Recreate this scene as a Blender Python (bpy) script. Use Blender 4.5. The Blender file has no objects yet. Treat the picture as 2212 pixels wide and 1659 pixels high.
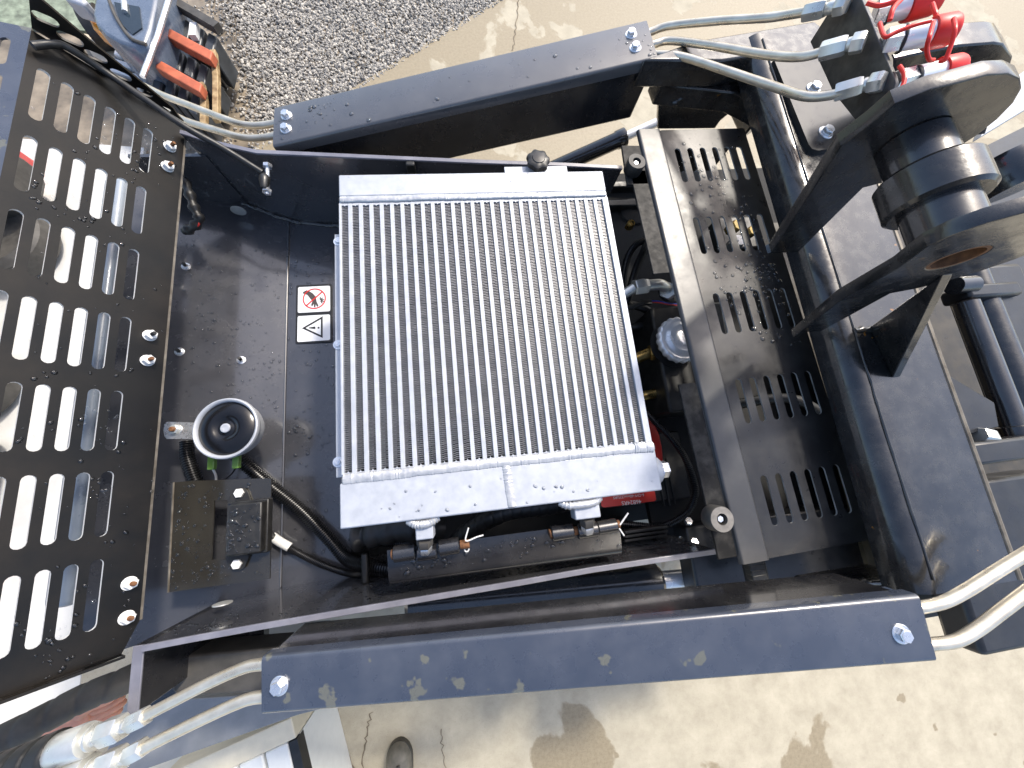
import bpy, bmesh, math, random
from mathutils import Vector, Matrix
from mathutils.geometry import tessellate_polygon
random.seed(11)
SC = bpy.context.scene
COL = SC.collection

# ---------------------------------------------------------------- camera
# wide phone lens, about two metres above the concrete, tipped a little off the plumb line
FOC, PW, PH = 800.0, 2212.0, 1659.0
CAM = Vector((0.0, 0.0, 2.0))
Zc = Vector((0.0963, 0.2168, 0.9715)).normalized()          # world up seen in camera axes
Xc = Vector((0.9941, 0.0, 0.0))
VX = Vector(((7700 - 1106) / FOC, -(290 - 829.5) / FOC, -1.0)).normalized()
Xc = (VX - Zc * VX.dot(Zc)).normalized()
Yc = Zc.cross(Xc)
R = Matrix((Xc, Yc, Zc))                                     # camera axes -> world axes
cam_data = bpy.data.cameras.new('camera')
cam = bpy.data.objects.new('camera', cam_data)
COL.objects.link(cam)
cam.matrix_world = Matrix.Translation(CAM) @ R.to_4x4()
cam_data.sensor_width = 36.0
cam_data.sensor_fit = 'HORIZONTAL'
cam_data.lens = 36.0 * FOC / PW
cam_data.clip_start = 0.02
cam_data.clip_end = 400.0
SC.camera = cam

# ---------------------------------------------------------------- daylight
SUN_ELEV, SUN_AZ = math.radians(49.5), math.radians(41)        # azimuth measured from +y towards +x
w = bpy.data.worlds.new('World'); SC.world = w; w.use_nodes = True
nt = w.node_tree; bg = nt.nodes['Background']
sky = nt.nodes.new('ShaderNodeTexSky'); sky.sky_type = 'NISHITA'
sky.sun_disc = False; sky.sun_elevation = SUN_ELEV; sky.sun_rotation = SUN_AZ
sky.air_density = 1.0; sky.dust_density = 3.0; sky.ozone_density = 1.0
nt.links.new(sky.outputs[0], bg.inputs[0]); bg.inputs[1].default_value = 0.15
sun_d = bpy.data.lights.new('sun', 'SUN'); sun_d.energy = 2.0; sun_d.angle = math.radians(5.0)
sun_d.color = (1.0, 0.93, 0.82)
sun = bpy.data.objects.new('sun', sun_d); COL.objects.link(sun)
sdir = Vector((math.sin(SUN_AZ) * math.cos(SUN_ELEV), math.cos(SUN_AZ) * math.cos(SUN_ELEV), math.sin(SUN_ELEV)))
sun.rotation_euler = (-sdir).to_track_quat('-Z', 'Y').to_euler()
SC.view_settings.view_transform = 'Standard'
SC.view_settings.look = 'None'
SC.view_settings.exposure = 1.0
SC.view_settings.gamma = 1.0
SC.view_settings.use_curve_mapping = False
SC.cycles.max_bounces = 8

# ---------------------------------------------------------------- where things stand
def ray(u, v):
    c = Vector(((u - PW / 2) / FOC, -(v - PH / 2) / FOC, -1.0))
    return R @ c
def P(u, v, z):
    d = ray(u, v); return CAM + d * ((z - CAM.z) / d.z)
def PYc(u, v, y):
    d = ray(u, v); return CAM + d * ((y - CAM.y) / d.y)
def PXc(u, v, x):
    d = ray(u, v); return CAM + d * ((x - CAM.x) / d.x)
def PN(u, v, o, n):
    d = ray(u, v); return CAM + d * ((o - CAM).dot(n) / d.dot(n))
V = Vector

# ---------------------------------------------------------------- geometry collector
class G:
    def __init__(s): s.v = []; s.f = []
    def add(s, vs, fs):
        b = len(s.v); s.v += [V(p) for p in vs]; s.f += [[i + b for i in f] for f in fs]; return s
    def box(s, c, size, rot=None):
        M = rot or Matrix.Identity(3); c = V(c); hx, hy, hz = [a / 2 for a in size]
        vs = [c + M @ V((x, y, z)) for x in (-hx, hx) for y in (-hy, hy) for z in (-hz, hz)]
        return s.add(vs, [[0, 1, 3, 2], [4, 6, 7, 5], [0, 4, 5, 1], [2, 3, 7, 6], [0, 2, 6, 4], [1, 5, 7, 3]])
    def prism(s, pts, vec, pts2=None):
        """closed outline swept by vec (or lofted to pts2)"""
        pts = [V(p) for p in pts]; n = len(pts)
        lo = [V(p) for p in pts2] if pts2 else [p + V(vec) for p in pts]
        nn = V((0, 0, 0))
        for i in range(n): nn += (pts[i]).cross(pts[(i + 1) % n])
        if nn.dot(lo[0] - pts[0]) > 0: pts = pts[::-1]; lo = lo[::-1]
        tri = tessellate_polygon([pts])
        fs = [list(t) for t in tri]
        # orient the cap like the outline
        a, b, c = tri[0]; tn = (pts[b] - pts[a]).cross(pts[c] - pts[a])
        on = V((0, 0, 0))
        for i in range(n): on += pts[i].cross(pts[(i + 1) % n])
        if tn.dot(on) < 0: fs = [f[::-1] for f in fs]
        if n <= 4: fs = [list(range(n))]
        top = fs; bot = [[i + n for i in f[::-1]] for f in fs]
        side = [[(i + 1) % n, i, i + n, (i + 1) % n + n] for i in range(n)]
        return s.add(pts + lo, top + bot + side)
    def ring_loft(s, rings, close=True, cap=True):
        m = len(rings[0]); vs = [p for r in rings for p in r]; fs = []
        for i in range(len(rings) - 1):
            for j in range(m if close else m - 1):
                k = (j + 1) % m
                fs.append([i * m + j, i * m + k, (i + 1) * m + k, (i + 1) * m + j])
        if cap and close:
            fs.append(list(range(m))[::-1]); fs.append([(len(rings) - 1) * m + j for j in range(m)])
        return s.add(vs, fs)
    def tube(s, path, r, seg=12, cap=True, smooth_n=0, phase=0.0):
        path = [V(p) for p in path]
        if smooth_n: path = catmull(path, smooth_n)
        n = len(path); rr = r if callable(r) else (lambda t: r)
        rings = []; up = None
        for i, p in enumerate(path):
            t = (path[min(i + 1, n - 1)] - path[max(i - 1, 0)]).normalized()
            if up is None:
                up = V((0, 0, 1)) if abs(t.z) < 0.9 else V((0, 1, 0))
            a = (up - t * up.dot(t)).normalized(); b = t.cross(a); up = a
            q = rr(i / (n - 1))
            rings.append([p + (a * math.cos(2 * math.pi * j / seg + phase) + b * math.sin(2 * math.pi * j / seg + phase)) * q for j in range(seg)])
        return s.ring_loft(rings, True, cap)
    def lathe(s, o, axis, prof, seg=24, phase=0.0, wob=None, cap=True):
        """prof: list of (radius, height along axis)"""
        o = V(o); ax = V(axis).normalized()
        a = ax.orthogonal().normalized()
        if abs(ax.z) > 0.99: a = V((1, 0, 0))
        b = ax.cross(a); rings = []
        for r_, h in prof:
            rings.append([o + ax * h + (a * math.cos(2 * math.pi * j / seg + phase) + b * math.sin(2 * math.pi * j / seg + phase)) * max(r_, 1e-5) * (wob(j / seg, r_) if wob else 1) for j in range(seg)])
        if not cap: rings.append(rings[0])
        return s.ring_loft(rings, True, cap)
    def quad(s, a, b, c, d): return s.add([a, b, c, d], [[0, 1, 2, 3]])

def catmull(p, n):
    out = []
    q = [p[0] * 2 - p[1]] + list(p) + [p[-1] * 2 - p[-2]]
    for i in range(1, len(q) - 2):
        a, b, c, d = q[i - 1], q[i], q[i + 1], q[i + 2]
        for k in range(n):
            t = k / n
            out.append(0.5 * ((2 * b) + (c - a) * t + (2 * a - 5 * b + 4 * c - d) * t * t + (3 * b - a - 3 * c + d) * t ** 3))
    out.append(p[-1]); return out

ORG = {}
def tag(o, label=None, cat=None, group=None, kind=None):
    if label: o['label'] = label
    if cat: o['category'] = cat
    if group: o['group'] = group
    if kind: o['kind'] = kind
    return o
def empty(name, loc, label, cat, group=None):
    o = bpy.data.objects.new(name, None); COL.objects.link(o); o.location = loc
    o.empty_display_size = 0.02; ORG[o] = V(loc)
    return tag(o, label, cat, group)
def link(name, me, m, parent=None, origin=None):
    o = bpy.data.objects.new(name, me); COL.objects.link(o)
    if m is not None and not me.materials: me.materials.append(m)
    if parent is not None:
        o.parent = parent; ORG[o] = ORG[parent]
        me.transform(Matrix.Translation(-ORG[parent]))
    else:
        if origin is None:
            xs = [v.co for v in me.vertices]
            origin = V(((min(v.x for v in xs) + max(v.x for v in xs)) / 2, (min(v.y for v in xs) + max(v.y for v in xs)) / 2, min(v.z for v in xs)))
        o.location = origin; ORG[o] = V(origin); me.transform(Matrix.Translation(-V(origin)))
    return o
def build(name, g, m, parent=None, bevel=0.0, smooth=True, ang=35, seg=2, origin=None, fix=True):
    me = bpy.data.meshes.new(name)
    me.from_pydata([tuple(p) for p in g.v], [], g.f)
    if fix:
        bm = bmesh.new(); bm.from_mesh(me)
        bmesh.ops.recalc_face_normals(bm, faces=bm.faces); bm.to_mesh(me); bm.free()
    me.validate()
    if smooth:
        me.polygons.foreach_set('use_smooth', [True] * len(me.polygons))
        me.set_sharp_from_angle(angle=math.radians(ang))
    o = link(name, me, m, parent, origin)
    if bevel:
        b = o.modifiers.new('edge', 'BEVEL'); b.width = bevel; b.segments = seg
        b.limit_method = 'ANGLE'; b.angle_limit = math.radians(30); b.harden_normals = False
    return o
def plate(name, o, ex, ey, outline, holes, t, m, parent=None, bevel=0.0, m2=None):
    """flat sheet with real holes: outline / holes are world points on the plane (o,ex,ey); t is thickness, behind the face"""
    ex = V(ex).normalized(); ey = V(ey).normalized(); n = ex.cross(ey)
    cu = bpy.data.curves.new(name, 'CURVE'); cu.dimensions = '2D'; cu.fill_mode = 'BOTH'; cu.extrude = t / 2
    if bevel: cu.bevel_depth = bevel; cu.bevel_resolution = 1; cu.extrude = t / 2 - bevel
    for ring in [outline] + list(holes):
        sp = cu.splines.new('POLY'); sp.points.add(len(ring) - 1); sp.use_cyclic_u = True
        for i, p in enumerate(ring):
            d = V(p) - V(o); sp.points[i].co = (d.dot(ex), d.dot(ey), 0, 1)
    ob = bpy.data.objects.new('tmp', cu); COL.objects.link(ob)
    me = bpy.data.meshes.new_from_object(ob)
    bpy.data.objects.remove(ob); bpy.data.curves.remove(cu)
    M = Matrix((ex, ey, n)).transposed().to_4x4(); M.translation = V(o) - n * t / 2
    me.transform(M); me.materials.clear(); me.name = name
    if m2 is not None:                                        # cut edges take a second, paler colour
        me.materials.append(m); me.materials.append(m2)
        for f in me.polygons: f.material_index = 1 if abs(f.normal.dot(n)) < 0.5 else 0
    me.polygons.foreach_set('use_smooth', [True] * len(me.polygons)); me.set_sharp_from_angle(angle=math.radians(30))
    return link(name, me, m, parent)
def capsule(a, b, w, n, k=6, w2=None):
    """round-ended slot outline between world points a, b in the plane with normal n"""
    a, b = V(a), V(b); t = (b - a).normalized(); s = V(n).cross(t).normalized(); pts = []
    r = w / 2; a2 = a + t * r; b2 = b - t * r
    for i in range(k + 1):
        q = math.pi * i / k; pts.append(b2 + s * math.cos(q) * r + t * math.sin(q) * r)
    for i in range(k + 1):
        q = math.pi * i / k; pts.append(a2 - s * math.cos(q) * r - t * math.sin(q) * r)
    return pts
def text_mesh(name, s, o, ex, ey, h, m, parent, t=0.0004):
    cu = bpy.data.curves.new(name, 'FONT'); cu.body = s; cu.size = h; cu.extrude = t / 2; cu.align_x = 'CENTER'; cu.align_y = 'CENTER'
    ob = bpy.data.objects.new('tmp', cu); COL.objects.link(ob)
    me = bpy.data.meshes.new_from_object(ob); bpy.data.objects.remove(ob); bpy.data.curves.remove(cu)
    ex = V(ex).normalized(); ey = V(ey); ey = (ey - ex * ey.dot(ex)).normalized(); n = ex.cross(ey)
    M = Matrix((ex, ey, n)).transposed().to_4x4(); M.translation = V(o) + n * t / 2
    me.transform(M); me.materials.clear()
    return link(name, me, m, parent)
PROTO = {}
def place(name, key, g_fn, m, parent, loc, axis=(0, 0, 1), spin=0.0, scale=1.0):
    """copy of a small shared mesh, built once along +z, set on loc with its z along axis"""
    if key not in PROTO:
        g = g_fn(); me = bpy.data.meshes.new(name)
        me.from_pydata([tuple(p) for p in g.v], [], g.f)
        bm = bmesh.new(); bm.from_mesh(me); bmesh.ops.recalc_face_normals(bm, faces=bm.faces); bm.to_mesh(me); bm.free()
        me.polygons.foreach_set('use_smooth', [True] * len(me.polygons)); me.set_sharp_from_angle(angle=math.radians(35))
        me.materials.append(m); PROTO[key] = me
    o = bpy.data.objects.new(name, PROTO[key]); COL.objects.link(o)
    q = V(axis).to_track_quat('Z', 'Y').to_matrix().to_4x4()
    M = Matrix.Translation(V(loc) - (ORG[parent] if parent else V((0, 0, 0)))) @ q @ Matrix.Rotation(spin, 4, 'Z') @ Matrix.Scale(scale, 4)
    o.parent = parent; o.matrix_local = M; ORG[o] = V(loc)
    return o
def hexp(r, h, r2=None, dome=0.0):
    return [(r * 0.93, 0), (r, h * 0.08), (r, h * 0.86), (r * 0.9, h)]
def g_bolt(r=0.0075, h=0.006, fr=0.0105, fh=0.0018):
    g = G()
    g.lathe((0, 0, 0), (0, 0, 1), [(fr, 0), (fr, fh * 0.6), (fr * 0.92, fh)], 24)
    g.lathe((0, 0, fh), (0, 0, 1), hexp(r, h), 6)
    g.lathe((0, 0, fh + h), (0, 0, 1), [(r * 0.78, 0), (r * 0.76, 0.0004)], 16)
    return g
def g_stud(r=0.0065, h=0.005, sr=0.004, sh=0.013):
    g = G()
    g.lathe((0, 0, 0), (0, 0, 1), [(r * 1.5, 0), (r * 1.5, 0.0012), (r * 1.4, 0.0014)], 20)
    g.lathe((0, 0, 0.0014), (0, 0, 1), hexp(r, h), 6)
    return g
def g_thread(sr=0.004, sh=0.014):
    g = G(); pr = []
    k = 9
    for i in range(k):
        pr += [(sr, sh * i / k), (sr * 0.86, sh * (i + 0.5) / k)]
    pr += [(sr * 0.7, sh)]
    g.lathe((0, 0, 0), (0, 0, 1), pr, 12); return g
def corrugate(path, r, pitch, depth, smooth_n=14, seg=14):
    p = catmull([V(q) for q in path], smooth_n)
    L = [0]
    for i in range(1, len(p)): L.append(L[-1] + (p[i] - p[i - 1]).length)
    n = int(L[-1] / pitch * 4); out = []; j = 0; rad = []
    for i in range(n + 1):
        s = L[-1] * i / n
        while j < len(L) - 2 and L[j + 1] < s: j += 1
        t = (s - L[j]) / max(L[j + 1] - L[j], 1e-9); out.append(p[j].lerp(p[j + 1], t))
        rad.append(r if i % 4 in (0, 1) else r - depth)
    g = G(); g.tube(out, lambda t: rad[min(int(round(t * n)), n)], seg); return g
def drops(name, n, poly, place_fn, nrm, rmin, rmax, parent, m, seed=1, flat=0.55):
    """water beads standing on a face; place_fn(u,v) gives the point of the face"""
    rnd = random.Random(seed); g = G(); us = [p[0] for p in poly]; vs = [p[1] for p in poly]
    nrm = V(nrm).normalized(); a = nrm.orthogonal().normalized(); b = nrm.cross(a); k = 0; tries = 0
    def inside(x, y):
        c = False; j = len(poly) - 1
        for i in range(len(poly)):
            if (poly[i][1] > y) != (poly[j][1] > y) and x < (poly[j][0] - poly[i][0]) * (y - poly[i][1]) / (poly[j][1] - poly[i][1]) + poly[i][0]: c = not c
            j = i
        return c
    clus = [(rnd.uniform(min(us), max(us)), rnd.uniform(min(vs), max(vs))) for _ in range(max(4, n // 14))]
    while k < n and tries < n * 30:
        tries += 1
        if rnd.random() < 0.55:
            c = rnd.choice(clus); u, v = c[0] + rnd.gauss(0, 22), c[1] + rnd.gauss(0, 22)
        else: u, v = rnd.uniform(min(us), max(us)), rnd.uniform(min(vs), max(vs))
        if not inside(u, v): continue
        k += 1; p = place_fn(u, v); r = 1.45 * (rmin + (rmax - rmin) * rnd.random() ** 2.2)
        el = rnd.uniform(0.8, 1.25); ph = rnd.random() * 6.28; hf = flat * rnd.uniform(0.8, 1.2)
        rings = []
        for (q, h) in ((1.0, -0.05), (0.9, 0.38), (0.6, 0.8)):
            rings.append([p + nrm * (r * h * hf) + (a * math.cos(6.2832 * j / 8 + ph) * el + b * math.sin(6.2832 * j / 8 + ph) / el) * r * q for j in range(8)])
        base = len(g.v); g.ring_loft(rings, True, False)
        g.v.append(p + nrm * r * hf); tp = len(g.v) - 1
        g.f += [[base + 16 + j, base + 16 + (j + 1) % 8, tp] for j in range(8)]
    o = build(name, g, m, parent, ang=80, fix=False); o['kind'] = 'stuff'; return o
# ---------------------------------------------------------------- materials
def mk(name):
    m = bpy.data.materials.new(name); m.use_nodes = True
    n = m.node_tree.nodes; return m, n, m.node_tree.links, n['Principled BSDF']
def setp(b, **k):
    for a, v in k.items(): b.inputs[a.replace('_', ' ')].default_value = v
def noise(n, l, scale, detail=4, rough=0.55, coord='Object', vec=None, dist=0.0):
    t = n.new('ShaderNodeTexNoise'); t.inputs['Scale'].default_value = scale; t.inputs['Detail'].default_value = detail
    t.inputs['Roughness'].default_value = rough; t.inputs['Distortion'].default_value = dist
    if vec is None:
        c = n.new('ShaderNodeNewGeometry'); l.new(c.outputs['Position'], t.inputs['Vector'])
    else: l.new(vec, t.inputs['Vector'])
    return t
def ramp(n, l, src, stops):
    r = n.new('ShaderNodeValToRGB'); e = r.color_ramp.elements
    while len(e) < len(stops): e.new(0.5)
    for i, (p, c) in enumerate(stops): e[i].position = p; e[i].color = (c[0], c[1], c[2], 1) if len(c) > 2 else (c[0],) * 3 + (1,)
    l.new(src, r.inputs[0]); return r
def rgb3(c): return (c[0], c[1], c[2], 1)
def bump(n, l, b, src, strength, dist=0.001, prev=None):
    k = n.new('ShaderNodeBump'); k.inputs['Strength'].default_value = strength; k.inputs['Distance'].default_value = dist
    l.new(src, k.inputs['Height']); l.new(k.outputs[0], b.inputs['Normal']); return k
def paint(name, c, c2, r0=0.16, r1=0.4, spots=None, nscale=14, peel=0.08, coat=0.35, thr=(0.42, 0.7), spec=0.75):
    m, n, l, b = mk(name)
    t = noise(n, l, nscale, 6, 0.62)
    cr = ramp(n, l, t.outputs[0], [(thr[0], c), (thr[1], c2)])
    col = cr.outputs[0]
    if spots:
        s = noise(n, l, spots[0], 3, 0.5); mask = ramp(n, l, s.outputs[0], [(spots[1], (0,)), (spots[1] + 0.03, (1,))])
        mx = n.new('ShaderNodeMix'); mx.data_type = 'RGBA'; l.new(mask.outputs[0], mx.inputs[0]); l.new(col, mx.inputs[6]); mx.inputs[7].default_value = rgb3(spots[2]); col = mx.outputs[2]
    l.new(col, b.inputs['Base Color'])
    t2 = noise(n, l, nscale * 2.2, 5, 0.6)
    mr = n.new('ShaderNodeMapRange'); mr.inputs[1].default_value = 0.3; mr.inputs[2].default_value = 0.72; mr.inputs[3].default_value = r0; mr.inputs[4].default_value = r1
    l.new(t2.outputs[0], mr.inputs[0]); l.new(mr.outputs[0], b.inputs['Roughness'])
    setp(b, Coat_Weight=coat, Coat_Roughness=0.09, Specular_IOR_Level=spec)
    t3 = noise(n, l, 260, 2, 0.5); bump(n, l, b, t3.outputs[0], peel, 0.0006)
    return m
def metal(name, c, c2, met=1.0, r0=0.22, r1=0.42, nscale=40, bumpy=0.05, bscale=300, thr=(0.35, 0.7)):
    m, n, l, b = mk(name); t = noise(n, l, nscale, 5, 0.6)
    cr = ramp(n, l, t.outputs[0], [(thr[0], c), (thr[1], c2)]); l.new(cr.outputs[0], b.inputs['Base Color'])
    mr = n.new('ShaderNodeMapRange'); mr.inputs[1].default_value = 0.3; mr.inputs[2].default_value = 0.7; mr.inputs[3].default_value = r0; mr.inputs[4].default_value = r1
    l.new(t.outputs[0], mr.inputs[0]); l.new(mr.outputs[0], b.inputs['Roughness']); setp(b, Metallic=met)
    t3 = noise(n, l, bscale, 3, 0.5); bump(n, l, b, t3.outputs[0], bumpy, 0.0006)
    return m
def plain(name, c, rough=0.5, met=0.0, var=0.15, nscale=30, bumpy=0.05, bscale=200, **kw):
    m, n, l, b = mk(name); t = noise(n, l, nscale, 4, 0.6)
    lo = [x * (1 - var) for x in c]; hi = [min(1, x * (1 + var)) for x in c]
    cr = ramp(n, l, t.outputs[0], [(0.3, lo), (0.7, hi)]); l.new(cr.outputs[0], b.inputs['Base Color'])
    setp(b, Roughness=rough, Metallic=met, **kw)
    t3 = noise(n, l, bscale, 3, 0.5); bump(n, l, b, t3.outputs[0], bumpy, 0.0008)
    return m
M = {}
M['paint'] = paint('black_gloss_paint', (0.012, 0.012, 0.014), (0.028, 0.027, 0.027), 0.14, 0.34, coat=0.6)
M['bay'] = paint('dark_grey_bay_paint', (0.040, 0.041, 0.047), (0.056, 0.056, 0.062), 0.16, 0.34, nscale=9, coat=0.8)
M['arm'] = paint('arm_cover_paint', (0.036, 0.044, 0.064), (0.058, 0.066, 0.086), 0.20, 0.42, spots=(34, 0.645, (0.105, 0.105, 0.085)), nscale=14, coat=0.6)
M['arm_far'] = paint('grey_arm_cover_paint', (0.058, 0.060, 0.066), (0.078, 0.079, 0.084), 0.22, 0.42, spots=(34, 0.72, (0.14, 0.135, 0.12)), nscale=10, coat=0.7)
M['horn_face'] = paint('horn_black', (0.005, 0.005, 0.006), (0.009, 0.009, 0.010), 0.16, 0.24, coat=0.0, spec=0.5)
M['strip'] = paint('satin_black_paint', (0.030, 0.030, 0.031), (0.05, 0.05, 0.05), 0.34, 0.46, nscale=16, coat=0.0)
M['cast'] = paint('welded_black_steel', (0.010, 0.010, 0.011), (0.034, 0.033, 0.032), 0.08, 0.40, spots=(48, 0.735, (0.22, 0.10, 0.02)), nscale=22, peel=0.2)
M['hood'] = paint('hood_inner_paint', (0.004, 0.0035, 0.003), (0.016, 0.0125, 0.009), 0.30, 0.5, nscale=6, coat=0.0, spec=0.3)
M['dull'] = paint('dull_black_plastic', (0.012, 0.012, 0.012), (0.03, 0.029, 0.027), 0.32, 0.55, nscale=35, coat=0.0, spec=0.5)
M['sheet'] = paint('satin_cover_sheet', (0.015, 0.015, 0.016), (0.028, 0.028, 0.028), 0.26, 0.44, nscale=20, coat=0.1, spec=0.45)
M['scratch'] = paint('scratched_black_plate', (0.02, 0.02, 0.02), (0.07, 0.068, 0.06), 0.3, 0.5, nscale=45, coat=0.1)
M['edge'] = metal('plate_edge', (0.09, 0.075, 0.055), (0.19, 0.17, 0.14), 0.3, 0.35, 0.6)
M['rim'] = paint('pale_sky_edge', (0.14, 0.14, 0.17), (0.22, 0.22, 0.255), 0.3, 0.5)
M['alu'] = metal('silver_aluminium', (0.40, 0.42, 0.455), (0.47, 0.49, 0.525), 0.25, 0.42, 0.58, 60, 0.04)
M['alu_weld'] = metal('aluminium_weld', (0.42, 0.43, 0.45), (0.58, 0.58, 0.57), 0.45, 0.28, 0.45, 120, 0.25, 160)
M['fin'] = metal('fin_aluminium', (0.24, 0.24, 0.25), (0.34, 0.34, 0.35), 0.5, 0.35, 0.5, 60, 0.0)  # darker than the tanks: shade between the bars put into the colour
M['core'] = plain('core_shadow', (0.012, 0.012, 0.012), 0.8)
M['zinc'] = metal('zinc_steel', (0.70, 0.71, 0.73), (0.84, 0.85, 0.86), 0.85, 0.2, 0.38, 70, 0.06)
M['pipe'] = metal('drawn_steel_pipe', (0.60, 0.535, 0.42), (0.78, 0.72, 0.60), 0.75, 0.24, 0.42, 30, 0.06, 400)
M['nut'] = metal('fitting_steel', (0.62, 0.62, 0.58), (0.76, 0.76, 0.72), 0.7, 0.24, 0.4, 30, 0.02)
M['chrome'] = metal('chrome', (0.86, 0.86, 0.86), (0.92, 0.92, 0.92), 0.35, 0.16, 0.30, 40, 0.03)
M['brass'] = metal('brass', (0.44, 0.30, 0.10), (0.62, 0.44, 0.17), 1.0, 0.22, 0.4, 60, 0.08)
M['rust'] = metal('rusty_steel', (0.12, 0.05, 0.02), (0.26, 0.12, 0.05), 0.15, 0.55, 0.85, 160, 0.4, 400)
M['rubber'] = plain('black_rubber', (0.016, 0.016, 0.016), 0.45, var=0.35, bumpy=0.12)
M['rubber_worn'] = plain('worn_grey_rubber', (0.060, 0.056, 0.050), 0.6, var=0.3, bumpy=0.15)
M['rubber_face'] = plain('pale_rubber_face', (0.19, 0.175, 0.155), 0.6, var=0.25, nscale=60)
M['conduit'] = plain('conduit_plastic', (0.012, 0.012, 0.013), 0.28, var=0.3)
M['red'] = plain('red_rubber', (0.72, 0.022, 0.014), 0.42, var=0.12)
M['red_label'] = plain('red_label', (0.55, 0.035, 0.025), 0.35, var=0.06)
M['white'] = plain('white_print', (0.78, 0.79, 0.80), 0.4, var=0.03, bumpy=0.0)
M['white_plastic'] = plain('white_plastic', (0.74, 0.74, 0.72), 0.4, var=0.04)
M['black_print'] = plain('black_print', (0.012, 0.012, 0.012), 0.4, bumpy=0.0)
M['grey_print'] = plain('brown_grey_print', (0.07, 0.055, 0.05), 0.45, bumpy=0.0)
M['red_print'] = plain('red_print', (0.62, 0.02, 0.02), 0.4, var=0.04, bumpy=0.0)
M['green'] = plain('green_connector', (0.14, 0.27, 0.05), 0.25, var=0.3, Transmission_Weight=0.25)
M['blue_wire'] = plain('blue_wire', (0.02, 0.05, 0.42), 0.35)
M['bracket'] = paint('brown_reflection_tint', (0.020, 0.018, 0.014), (0.034, 0.031, 0.024), 0.14, 0.3, nscale=10)  # brown reflection put into the base colour
M['skin'] = plain('skin', (0.66, 0.30, 0.19), 0.5, var=0.12, nscale=60, Subsurface_Weight=0.15)
M['siding'] = plain('white_siding', (0.72, 0.73, 0.70), 0.45, var=0.04)
M['cream'] = plain('cream_trim', (0.68, 0.61, 0.46), 0.5, var=0.06)
M['boot'] = plain('dark_boot', (0.035, 0.032, 0.026), 0.4, var=0.4)
M['boot_side'] = plain('dusty_boot_upper', (0.13, 0.12, 0.095), 0.6, var=0.3)
M['grey_paint'] = paint('grey_fender_paint', (0.19, 0.195, 0.20), (0.24, 0.245, 0.25), 0.3, 0.45)
M['red_paint'] = paint('red_machine_paint', (0.42, 0.025, 0.022), (0.52, 0.05, 0.04), 0.25, 0.4)
M['white_paint'] = paint('white_machine_paint', (0.62, 0.62, 0.61), (0.75, 0.75, 0.74), 0.3, 0.5)
M['orange'] = plain('weathered_orange', (0.42, 0.105, 0.05), 0.6, var=0.35, nscale=12)
M['amber'] = plain('amber_lens', (0.85, 0.32, 0.03), 0.2, var=0.1)
M['truck'] = paint('slate_blue_paint', (0.09, 0.115, 0.16), (0.13, 0.16, 0.21), 0.2, 0.35)
M['glass'] = plain('dark_glass', (0.02, 0.03, 0.04), 0.06, var=0.1, bumpy=0.0)
M['rusty_frame'] = metal('weathered_yellow_frame', (0.20, 0.12, 0.05), (0.48, 0.36, 0.20), 0.2, 0.5, 0.8, 30, 0.2)
M['crate'] = plain('black_crate_plastic', (0.04, 0.045, 0.05), 0.35, var=0.5, nscale=9)
M['tan'] = plain('tan_board', (0.56, 0.47, 0.34), 0.6, var=0.1)
def water():
    m, n, l, b = mk('water_bead'); n.remove(b)
    t = n.new('ShaderNodeBsdfTransparent'); t.inputs[0].default_value = (0.93, 0.94, 0.95, 1)
    s = n.new('ShaderNodeBsdfGlossy'); s.inputs['Roughness'].default_value = 0.03
    f = n.new('ShaderNodeFresnel'); f.inputs[0].default_value = 1.45
    mu = n.new('ShaderNodeMath'); mu.operation = 'MULTIPLY'; mu.inputs[1].default_value = 1.7; mu.use_clamp = True; l.new(f.outputs[0], mu.inputs[0])
    x = n.new('ShaderNodeMixShader'); l.new(mu.outputs[0], x.inputs[0]); l.new(t.outputs[0], x.inputs[1]); l.new(s.outputs[0], x.inputs[2])
    l.new(x.outputs[0], n['Material Output'].inputs[0]); return m
M['water'] = water()
STAINS = [tuple(P(u, v, 0))[:2] + (r, a) for u, v, r, a in ((1250, 1535, 0.17, 0.2), (1312, 1625, 0.15, 0.2), (1240, 1690, 0.20, 0.2), (1275, 1580, 0.15, 0.16), (1180, 1625, 0.10, 0.15), (1215, 1640, 0.08, 0.15))]
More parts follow.
